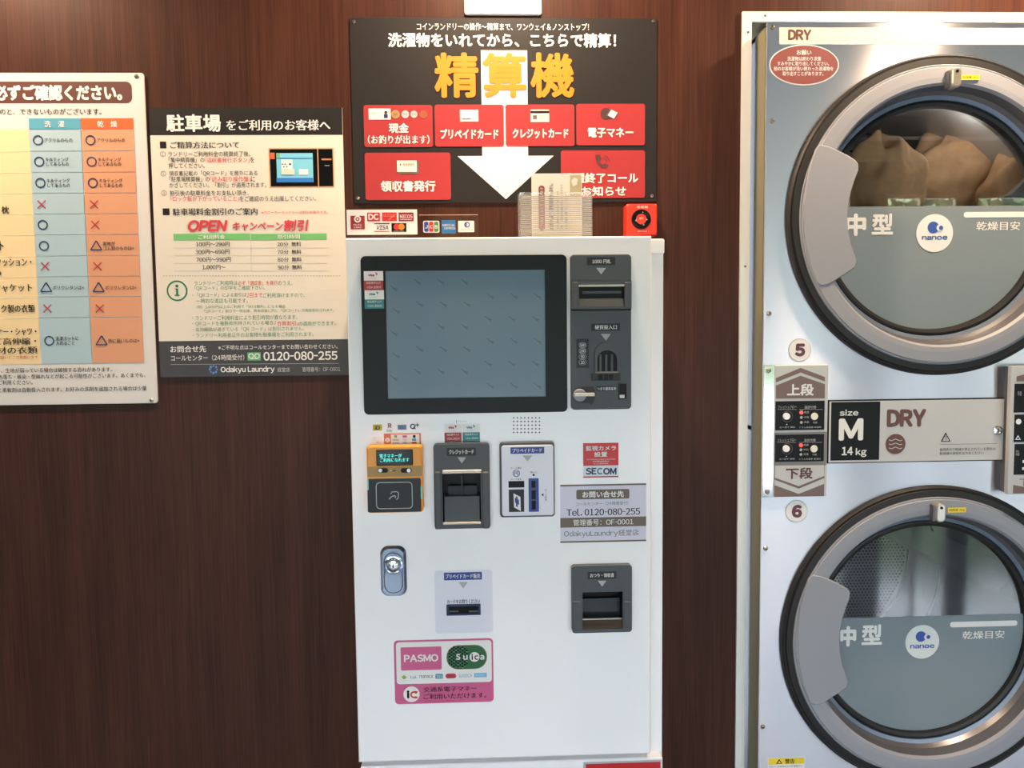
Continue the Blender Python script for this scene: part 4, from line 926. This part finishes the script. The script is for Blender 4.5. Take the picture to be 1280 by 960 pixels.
p = P(); holed(p, px0, px1, zm, pz1, dcx, dz[0], RH, DD, DD+0.02, STEEL); holed(p, px0, px1, pz0, zm, dcx, dz[1], RH, DD, DD+0.02, STEEL)
p.add([(px0, DD, pz0), (px0, DD+0.006, pz0), (px0, DD+0.006, pz1), (px0, DD, pz1)], [(0, 3, 2, 1)], STEEL)
p.add([(px0, DD, pz1), (px1, DD, pz1), (px1, DD+0.02, pz1), (px0, DD+0.02, pz1)], [(0, 1, 2, 3)], STEEL)
p.build('front_panel', dry)
xs_ = W2(954.5, 200, 1.79)[0]
p = P(); p.box(xs_, xs_+0.012, 1.787, 1.852, pz0, pz1-0.005, KHAKI); p.build('side_flange', dry)
p = P(); p.box(xs_+0.003, px0+0.02, DD+0.006, 1.787, pz0, pz1-0.005, BLACKP); p.build('gap_shade_box', dry)  # black box that paints the shade in the gap behind the panel edge
p = P(); p.box(xs_+0.002, px1, 1.852, 1.862, pz0, pz0+0.01, KHAKI)
GB = mat('dark_casing', (60, 60, 58), 0.6)
p.box(xs_+0.002, xs_+0.012, 1.852, 2.70, pz0, pz1, GB); p.box(px1-0.01, px1, 1.79, 2.70, pz0, pz1, GB); p.box(xs_+0.002, px1, 2.69, 2.70, pz0, pz1, GB); p.box(xs_+0.002, px1, 1.80, 2.70, pz1-0.01, pz1, GB); p.box(xs_+0.002, px1, 1.80, 2.69, zm-0.005, zm+0.005, GB)
p.build('casing', dry)
p = P(); p.box(px0+0.02, px1, 1.80, 2.70, 0, 0.1, BLACKP); p.build('plinth', dry)
for u, v in ((965.3, 34.5), (965.2, 151.5), (961.2, 392), (956.8, 685.3), (953.2, 908.2)): screw(u, v, DD, dry, 3.0, 0.004)
TD = 1.822
# steel surround fixed to the wall opening
tf = thing('dryer_surround', (TX0, TD, 0), 'pale steel edging strip around the dryer opening in the wood wall', 'trim')
ti = (W2(941, 60, TD)[0]+W2(928.7, 950, TD)[0])/2; tzi = W2(1000, 27.2, TD)[1]
TRIMM = mat('satin_trim', (226, 224, 218), 0.4, 0.3)
p = P(); p.box(TX0-0.001, ti, TD, WALL-0.0005, 0, TZ1, TRIMM); p.build('side_strip', tf)
p = P(); p.box(ti, px1+0.03, TD, WALL-0.0005, tzi, TZ1, TRIMM); p.build('top_strip', tf)
p = P(); p.box(ti-0.004, ti, WALL, 1.90, 0, TZ1, GB); p.build('side_return', tf)
p = P(); p.box(ti, px1+0.03, WALL, 1.95, tzi+0.002, tzi+0.006, KHAKI); p.build('top_return', tf)
for u, v in ((935.2, 40.3), (956.5, 19.6), (931.6, 333)): screw(u, v, TD, tf, 1.6, 0.001)
# printed labels
q = Print(DD); DRYC = mat('dryer_strip_cream', (205, 196, 184), 0.4); BRI = mat('brown_ink', (96, 58, 48), 0.45)
b = BX(974, 34.5, 1100, 55.5, DD); q.p.flat(rrect(b[0], px1-0.02, b[2], b[3]), q.y(1), DRYC); q.text('DRY', 985, 37, 1014, 50.3, BRI, 2, bold=0.06); q.build('name_strip', dry, 'cream strip printed DRY')
q = Print(DD); OV = mat('oval_brown', (124, 66, 64), 0.42)
q.disc(1005, 81.2, 43.6, PAPER, 1, ry=24.4, n=48); q.disc(1005, 81.2, 42.4, OV, 2, ry=23.3, n=48)
q.text('お願い', 995.5, 62.8, 1014, 69, WINK, 3, bold=0.02)
for s_, u0, u1, v in (('洗濯物は終わり次第', 984, 1026, 73.6), ('すみやかに取り出してください。', 971.5, 1036, 79.7), ('他のお客様が洗い終わった洗濯物を', 966.8, 1041.5, 86), ('取り出すことがあります。', 978, 1029, 92.2)): q.text(s_, u0, v-2.7, u1, v+2.7, WINK, 3, bold=0.008)
q.build('oval_sticker', dry, 'brown oval sticker with four lines of writing')
for s_, u, v in (('5', 999.6, 437.6), ('6', 995.6, 639)):
    q = Print(DD); q.disc(u, v, 14.8, LGREY, 1); q.disc(u, v, 13.8, PAPER, 2); q.text(s_, u-6.3, v-8.2, u+6.7, v+8, mat('number_plum', (98, 52, 62), 0.45), 3, bold=0.08); q.build('number_badge', dry, 'round white badge with number ' + s_)
q = Print(DD); b = BX(959.6, 947, 1006, 956, DD); q.p.flat(rrect(b[0], b[1], b[3]-0.05, b[3]), q.y(1), PAPER); q.rect(960.3, 947.4, 1005.5, 954.8, YELLOW, 2)
q.tri(970, 948.3, 977.5, 954.3, INK, 3, up=True); q.tri(971.8, 950.3, 975.7, 953.6, YELLOW, 4, up=True); q.text('警告', 981, 948.2, 993, 954.2, INK, 3, bold=0.02); q.text('やけど・火災防止のため 開閉中は', 960.5, 956.6, 1002.5, 958.6, INK, 2); q.build('warning_sticker', dry, 'yellow warning sticker')

# left control panel
D = DD-0.006; LP = mat('control_grey', (186, 187, 185), 0.35); CB = mat('chevron_brown', (112, 90, 84), 0.42)
b = BX(967.6, 456.2, 1034.3, 621, D); b2 = BX(953.6, 456.6, 967.6, 622, D)
p = P().prism(rrect(b[0], b[1], b[2], b[3], 0.001), D, DD, LP, 0.001); cp_ = p.build('control_panel', dry, 'grey control panel with two black dial plates')
p = P().prism(rrect(b2[0], b2[1], b[2], b[3], 0.0005), D, DD, CHROME, 0.001); p.build('steel_strip', cp_)
screw(960.6, 463.2, D, cp_, 3.2, 0.003); screw(959, 614.6, D, cp_, 3.2, 0.003)
q = Print(D)
q.poly([(969.8, 478), (969.8, 472.6), (1000.8, 459.8), (1031, 471.2), (1031, 476.8), (1000.8, 465.6)], CB, 1); q.build('chevron', cp_); q = Print(D); q.poly([(969.8, 481.9), (1000.8, 469.6), (1031, 480.2), (1031, 497.8), (970, 498.3)], CB, 1)
q.build('upper_arrow', cp_); q = Print(D); q.text('上段', 983.5, 479.6, 1017, 494.8, WINK, 2, bold=0.035); q.build('lettering', cp_); q = Print(D)
q.rect(967.7, 540.2, 1033.2, 582, mat('dusk_grey', (120, 117, 114), 0.4), 1)
q.rect(967.7, 581.8, 1030.3, 620.6, CB, 1); q.poly([(968.5, 582), (1030, 581.4), (1030, 594.8), (998.2, 607.6), (968.5, 597)], LP, 2); q.poly([(968, 599.6), (998.2, 610.8), (1030, 597.6), (1030, 604.6), (998.2, 617.3), (968, 606.3)], LP, 2)
q.build('lower_arrow', cp_); q = Print(D); q.text('下段', 982, 584.2, 1015.5, 598.6, BRI, 3, bold=0.035); q.build('lettering', cp_)
def dialplate(x0, y0, x1, y1):
    b = BX(x0, y0, x1, y1, D-0.001); pl = P().prism(rrect(*b, 0.001), D-0.001, D, BLACKP).build('dial_plate', cp_)
    q = Print(D-0.001); w, h = x1-x0, y1-y0
    def X(f): return x0+f*w
    def Y(f): return y0+f*h
    q.text('フレッシュフロー', X(.05), Y(.16), X(.43), Y(.26), LGREY, 1); q.text('温度切替', X(.59), Y(.16), X(.83), Y(.26), LGREY, 1)
    q.line(X(.04), Y(.29), X(.43), Y(.29), .35, LGREY); q.line(X(.48), Y(.29), X(.96), Y(.29), .35, LGREY)
    for k, s_ in enumerate(('高温', '中温', '低温')): q.text(s_, X(.58), Y(.385+.17*k)-1.3, X(.68), Y(.385+.17*k)+1.3, LGREY)
    q.text('切替', X(.76), Y(.74)-1.3, X(.85), Y(.74)+1.3, LGREY); q.text('左へ回す 解除', X(.08), Y(.9)-1.1, X(.4), Y(.9)+1.1, LGREY); q.text('ドラム内温度 高温時', X(.49), Y(.9)-1.1, X(.93), Y(.9)+1.1, LGREY)
    q.tri(X(.215), Y(.78), X(.245), Y(.82), WINK, 1, up=True)
    q.ring(X(.24), Y(.53), 7.2, .5, GREYINK); q.build('dial_lettering', cp_)
    for f, r_, m_, h_ in ((.235, 4.4, LEDWHITE, .008), (.80, 4.7, mat('cream_button', (226, 224, 206), 0.4), .004)):
        x, z = W2(X(f), Y(.53), D-h_); q_ = r_*D/1000; P().lathe(x, z, [(q_*1.25, D-.001, BLACKP), (q_*1.2, D-.003, BLACKP), (q_, D-.003), (q_*.95, D-h_), (0, D-h_)], m_, 24).build('dial' if f < .5 else 'push_button', cp_)
    x, z = W2(X(.525), Y(.395), D); P().lathe(x, z, [(2.4*D/1000, D-.001), (2*D/1000, D-.003), (0, D-.0035)], LEDRED, 14).build('red_lamp', cp_)
    for k in (1, 2): x, z = W2(X(.525), Y(.395+.17*k), D); P().lathe(x, z, [(1.8*D/1000, D-.001), (1.5*D/1000, D-.002), (0, D-.0022)], LGREY, 12).build('lamp', cp_)
dialplate(969.3, 501.2, 1030.6, 537.6); dialplate(969, 543, 1029.9, 577)

# middle name plate
D = DD-0.004
b = BX(1034.9, 498.6, 1257.4, 577.5, D); p = P().prism(rrect(*b, 0.001), D, DD, BLACKP); np_ = p.build('name_plate', dry, 'black and grey size M plate')
D = D-0.002; b = BX(1036.5, 500.3, 1255.6, 576.4, D); b2 = BX(1100, 500.3, 1253, 575.5, D)
P().prism(rrect(b[0], b[1], b[2], b[3], 0.0005), D+0.0002, D+0.002, LP).build('border', np_)
b1 = BX(1038.6, 502.3, 1099.6, 575.3, D); P().prism(rrect(*b1), D, D+0.0002, BLACKP).build('size_field', np_)
q = Print(D)
q.text('size', 1049.5, 512, 1072.8, 519.5, WINK, 1, bold=0.03); q.text('M', 1048.4, 523, 1079, 550.6, WINK, 1, bold=0.06); q.text('14', 1052, 558.5, 1066, 569, WINK, 1, bold=0.04); q.text('kg', 1069.5, 560, 1083, 571.3, WINK, 1, bold=0.03)
q.text('DRY', 1108.5, 511.5, 1157.5, 533.5, BRI, 1, bold=0.065); q.disc(1119.3, 555, 13.1, BRI, 1)
for k in range(3):
    yy = 549.8+5*k
    for j in range(6):
        u = 1111+2.7*j; q.line(u, yy+1.1*math.sin(j*1.57), u+2.7, yy+1.1*math.sin((j+1)*1.57), 0.9, LP, 2+j % 2)
q.tri(1175.8, 540.2, 1188.2, 552, INK, 1, up=True); q.tri(1177.8, 543, 1186.2, 551, LP, 2, up=True); q.rect(1181.6, 544.8, 1182.5, 548.6, INK, 3); q.rect(1181.6, 549.2, 1182.5, 550.2, INK, 3)
q.line(1174.8, 555.4, 1245.5, 554.6, 0.5, GREYINK, 1); q.text('故障表示で乾燥が禁止されている場合は', 1174.6, 559.5, 1244, 563.2, INK, 1); q.text('乾燥機の使用をおやめください', 1174.6, 564.6, 1229.5, 568.2, INK, 1); q.build('lettering', np_)
x, z = W2(1246.6, 537.8, D); sc = D/1000; P().lathe(x, z, [(6.2*sc, D), (6*sc, D-.003), (4.6*sc, D-.004), (4.2*sc, D-.002), (0, D-.0025)], CHROME, 24).box(x-.001, x+.001, D-.0035, D-.002, z-.004, z+.004, BLACKP).build('lock', np_)

# right control panel
D = DD-0.03
b = BX(1262, 457.5, 1300, 617.5, D); x1_ = b[0]+0.2
p = P().prism(rrect(b[0], x1_, b[2], b[3], 0.001), D, D+0.012, LP, 0.0008); p.prism(rrect(b[0]+0.002, x1_-0.002, b[2]+0.002, b[3]-0.002), D+0.012, DD, mat('panel_side_grey', (96, 94, 94), 0.35, 0.5)); rp = p.build('display_panel', dry, 'raised grey panel with black fields at the right edge')
def fld(name, y0, y1, m, l):
    g = BX(1267.5, y0, 1300, y1, D); return P().prism(rrect(g[0], x1_-0.008, g[2], g[3]), D-0.0004, D, m).build(name, rp)
fld('black_field', 479.5, 515.5, BLACKP, 1); fld('black_field', 518, 552.5, BLACKP, 1); fld('black_field', 554.8, 593.2, BLACKP, 1)
g = BX(1270.5, 464, 1300, 476.5, D); xm = b[0]+0.1
q = Print(D); q.p.flat([(g[0], g[2]), (x1_-0.012, g[2]), (x1_-0.012, (g[2]+g[3])/2), (xm, g[3]+0.01), (g[0], (g[2]+g[3])/2)], q.y(2), CB)
g = BX(1266, 609, 1300, 617, D); q.p.flat([(g[0], g[2]+0.001), (x1_-0.006, g[2]+0.001), (x1_-0.006, g[3]+0.006), (xm, g[2]+0.003), (g[0], g[3]+0.006)], q.y(2), CB)
q.text('下', 1273.6, 598.4, 1286, 607.6, BRI, 3); q.disc(1272.6, 526.9, 3.6, PAPER, 4); q.tri(1268.3, 543.5, 1275.4, 549.6, WINK, 4, up=True); q.tri(1269.9, 545.8, 1273.8, 548.6, BLACKP, 5, up=True)
q.text('料金', 1271.5, 488.8, 1276.5, 494.5, LGREY, 4); q.text('残り\n時間', 1269, 562.5, 1273.5, 569.5, LGREY, 4); q.rect(1277.5, 574.8, 1283, 578.5, PAPER, 4); q.rect(1277, 583.8, 1283, 587.2, PAPER, 4); q.build('lettering', rp)

# ---- the two doors
RG = 0.248/1.77*1.81*0.978    # glass radius
GD = 1.808
FILM = clear('frosted_film', (0.75, 0.8, 0.8), refl=0.9, rough=0.25, haze=0.80, hazecol=(134, 146, 153))
GLASSD = clear('door_glass', (0.93, 0.95, 0.95), refl=5.0)
DRUM = mat('drum_steel', (190, 195, 198), 0.34, 0.5)
PERF = mat('drum_hole', (14, 15, 16), 0.8)
TOWEL = mat('tan_towel', (206, 164, 124), 0.9); noise_tint(TOWEL, (1, 1, 1), 60, 0.6, (0.82, 0.8, 0.78))
HB = 1.748
c2 = W2(0, 0, 1)
hpts = [(1015.5, 718.6), (1027, 720.5), (1040, 725.5), (1051, 731), (1059, 735.5), (1062.6, 740), (1062.8, 747), (1058, 759), (1053.5, 773), (1050.5, 786), (1049.3, 800), (1050.3, 816), (1053.5, 832), (1058.5, 846), (1060.8, 853), (1059, 859.5),
        (1050, 866), (1041, 871.7), (1032, 877.5), (1025, 881), (1019, 882), (1012.5, 879), (1004, 857), (998.5, 830), (996.6, 802.6), (997.5, 780), (1000.6, 759), (1006.5, 737), (1011, 724)]
hrel = [(W2(u, v, HB)[0]-dcx, W2(u, v, HB)[1]-dz[1]) for u, v in hpts]
def door(cx, cz, k):
    SL = SILVERP; RECESS = mat('recess_grey', (118, 118, 122), 0.3, 0.6)
    p = P()
    prof = [(RO-0.024, DD-0.004), (RO-0.0245, DD-0.017), (RO-0.0265, DD-0.0185), (RO-0.0275, DD-0.0175), (RO-0.029, DD-0.0175), (RO-0.031, DD-0.020), (0.300, DD-0.020), (0.289, DD-0.019), (0.284, DD-0.012, RECESS), (0.279, DD+0.012, RECESS), (0.2725, DD+0.022, STEELB), (0.264, DD+0.026, STEELB), (0.2635, DD+0.034, STEELB)]
    p.lathe(cx, cz, prof, SL, 128)
    dr = p.build('door', dry, 'round silver dryer door, ' + ('upper' if k == 0 else 'lower'))
    p = P(); p.lathe(cx, cz, [(RO, DD), (RO-0.001, DD-0.010), (RO-0.005, DD-0.0135), (RO-0.009, DD-0.0125), (RO-0.0105, DD-0.0155), (RO-0.0235, DD-0.0165), (RO-0.0240, DD-0.004), (RO-0.022, DD+0.01)], RUBBER, 128); p.build('rubber_seal', dr)
    p = P(); p.lathe(cx, cz, [(0.2638, GD-0.004), (0.262, GD-0.012), (0.257, GD-0.014), (0.250, GD-0.011), (0.2485, GD+0.004)], RUBBER, 128); p.build('gasket', dr)
    p = P(); p.add([(cx+x, GD, cz+z) for x, z in circle(0, 0, 0.2495, 96)], [tuple(range(96))], GLASSD); p.build('glass', dr)
    zf = W2(1160, 257.8, GD)[1]-dz[0] if k == 0 else W2(1170, 769.6, GD)[1]-dz[1]
    a0 = math.asin(zf/0.2485); n = 60
    pts = [(cx+0.2485*math.cos(PI-a0+(PI+2*a0)*i/n), cz+0.2485*math.sin(PI-a0+(PI+2*a0)*i/n)) for i in range(n+1)]
    p = P(); p.flat(pts, GD-0.0006, FILM); p.build('frosted_film', dr)
    q = Print(GD-0.0008)
    if k == 0:
        q.text('中', 1056.5, 267, 1082.6, 295, WINK, 1, bold=0.05); q.text('型', 1089.5, 267, 1116.4, 293.5, WINK, 1, bold=0.035)
        b = BX(1204.3, 264.8, 1289, 271.8, GD); q.p.flat(rrect(*b, 0.006), q.y(1), WINK)
        q.text('乾燥目安', 1220.3, 276.8, 1275, 288, WINK, 1, bold=0.02); q.build('lettering', dr)
        bd, s_ = (1168.2, 291.4), 1.0
    else:
        q.text('中', 1050, 782.5, 1070.2, 808, WINK, 1, bold=0.05); q.text('型', 1077, 780.5, 1102.5, 806, WINK, 1, bold=0.035)
        b = BX(1187.2, 776.2, 1271.3, 783, GD); q.p.flat(rrect(*b, 0.006), q.y(1), WINK)
        q.text('乾燥目安', 1203, 788.3, 1255.6, 798.5, WINK, 1, bold=0.02); q.build('lettering', dr)
        bd, s_ = (1152.7, 802.2), 0.955
    q = Print(GD-0.0012); q.disc(bd[0], bd[1], 23.7*s_, mat('badge_white', (214, 218, 216), 0.4), 1, n=48)
    BB = mat('badge_blue', (52, 84, 160), 0.42)
    q.disc(bd[0]-1.8*s_, bd[1]-7*s_, 7.4*s_, BB, 2, n=32); q.disc(bd[0]+6.2*s_, bd[1]-6.6*s_, 4.3*s_, MATS['badge_white'], 3, n=20); q.disc(bd[0]+7.6*s_, bd[1]-6.6*s_, 2.7*s_, BB, 4, n=20)
    q.text('nanoe', bd[0]-16*s_, bd[1]+3.4*s_, bd[0]+15.8*s_, bd[1]+8.4*s_, BB, 2, bold=0.04); q.build('round_badge', dr, 'round white badge with blue dots')
    p = P(); p.prism([(cx+x, cz+z) for x, z in hrel], HB, DD-0.016, SL, 0.0022); p.build('handle', dr)
    # catch at the top
    x, z = (W2(1192.5, 98, DD-0.03) if k == 0 else W2(1173, 640, DD-0.03))
    CT = mat('catch_steel', (214, 208, 198), 0.3, 0.85); p = P(); p.prism(rrect(x-0.0105, x+0.0105, z-0.021, z+0.021, 0.008, 6), DD-0.042, DD-0.018, CT, 0.0025); p.box(x-0.014, x-0.0095, DD-0.034, DD-0.018, z-0.020, z+0.016, MATS['recess_grey']); p.lathe(x, z+0.012, [(0.0035, DD-0.042), (0.003, DD-0.0435), (0, DD-0.044)], BLACKP, 12); p.build('catch', dr, 'small chrome catch')
    q = Print(DD-0.0222)
    u, v = (1201.8, 93.5) if k == 0 else (1184.8, 634.3)
    q.rect(u, v, u+22.6, v+6.3, YELLOW, 1); q.text('制限量 2kg', u+1.4, v+1.5, u+20.8, v+5, INK, 2); q.build('yellow_label', dr)
    # drum behind
    RD, y1 = 0.30, 2.42
    p = P(); a = P()
    for (ya, yb, m_) in ((1.85, 2.24, DRUM), (2.245, y1, DRUM)):
        n = 96; vs = []
        for i in range(n):
            c, s_ = math.cos(2*PI*i/n), math.sin(2*PI*i/n); vs += [(cx+RD*c, ya, cz+RD*s_), (cx+RD*c, yb, cz+RD*s_)]
        p.add(vs, [(2*i, 2*((i+1) % n), 2*((i+1) % n)+1, 2*i+1) for i in range(n)], m_, True)
    p.lathe(cx, cz, [(RD-0.0012, 2.236, BLACKP), (RD-0.0016, 2.242, BLACKP), (RD-0.0012, 2.248, BLACKP)], BLACKP, 96)
    p.lathe(cx, cz, [(RD+0.03, 1.80), (RD+0.03, 1.838), (0.262, 1.838), (0.262, 1.85), (RD+0.001, 1.85)], DRUM, 96)
    dm = p.build('drum', dry)
    p = P(); p.add([(cx+x, y1, cz+z) for x, z in circle(0, 0, RD, 96)], [tuple(range(96))], DRUM)
    p.lathe(cx, cz, [(RD-0.001, y1-0.008), (RD-0.004, y1-0.003)], BLACKP, 96); p.build('back_plate', dm)
    p = P(); g = 0.0108; m = int(RD/g)
    for i in range(-m, m+1):
        for j in range(-m, m+1):
            u, v = (i+0.5*(j % 2))*g, j*g*0.87
            if 0.05 < math.hypot(u, v) < RD-0.012: p.add([(cx+u+0.0037*math.cos(t_*PI/3), y1-0.001, cz+v+0.0037*math.sin(t_*PI/3)) for t_ in range(6)], [tuple(range(6))], PERF)
    p.build('perforation', dm, kind='stuff')
    for a_ in (14, 134, 254):
        t_ = math.radians(a_); c, s_ = math.cos(t_), math.sin(t_); w = math.radians(9)
        A = [(RD*math.cos(t_-w), RD*math.sin(t_-w)), (RD*math.cos(t_+w), RD*math.sin(t_+w)), (0.235*math.cos(t_+w*0.22), 0.235*math.sin(t_+w*0.22)), (0.235*math.cos(t_-w*0.22), 0.235*math.sin(t_-w*0.22))]
        P().prism([(cx+u, cz+v) for u, v in A], 1.87, y1-0.002, DRUM).build('lifter', dm)
    return dr
for k in (0, 1): door(dcx, dz[k], k)

# tan laundry heaped in the upper drum
def lump(px, py, y, rx, ry, rz, seed, label):
    x, z = W2(px, py, y); r = random.Random(seed); ph = [r.uniform(0, 6.28) for _ in range(8)]
    n, m = 72, 44; p = P(); vs = []
    for j in range(m+1):
        th = PI*j/m
        for i in range(n):
            f = 2*PI*i/n
            s_ = 1+0.10*math.sin(3*f+ph[0]+2*math.cos(th))+0.07*math.sin(5*f+3*th+ph[1])+0.05*math.sin(9*th+2*f+ph[2])+0.025*math.sin(14*f+5*th+ph[3])*math.sin(th)
            vs.append((x+rx*s_*math.sin(th)*math.cos(f), y+ry*s_*math.sin(th)*math.sin(f), z+rz*s_*math.cos(th)))
    p.add(vs, [(j*n+i, (j+1)*n+i, (j+1)*n+(i+1) % n, j*n+(i+1) % n) for j in range(m) for i in range(n)], TOWEL, True)
    o = p.build('towel'); tag(o, label, 'laundry', 'tan laundry in the upper drum')
lump(1100, 240, 1.96, 0.105, 0.075, 0.128, 1, 'crumpled tan towel at the handle side of the upper drum')
lump(1198, 222, 2.08, 0.125, 0.080, 0.125, 6, 'crumpled tan towel in the middle of the upper drum')
lump(1270, 246, 1.95, 0.080, 0.070, 0.110, 3, 'crumpled tan towel at the far side of the upper drum')
lump(1175, 350, 2.06, 0.17, 0.15, 0.080, 12, 'tan towel at the bottom of the heap in the upper drum')

# made-up fill light with a glowing disc, added to brighten the upper drum
p = P(); p.lathe(dcx+0.12, dz[0]+0.262, [(0.016, 1.852), (0.014, 1.846), (0, 1.845)], mat('fill_disc_glow', (240, 230, 215), 0.3, emit=(255, 235, 210), es=0.6), 20)
p.V = [(x, y+0.012, z) for x, y, z in p.V]; p.build('drum_fill_disc', dry)
d = bpy.data.lights.new('drum_fill_light', 'POINT'); d.energy = 0.4; d.color = (1, 0.93, 0.85); d.shadow_soft_size = 0.05
o = bpy.data.objects.new('drum_fill_light', d); COL.objects.link(o); o.location = (dcx+0.14, 1.92, dz[0]+0.235)
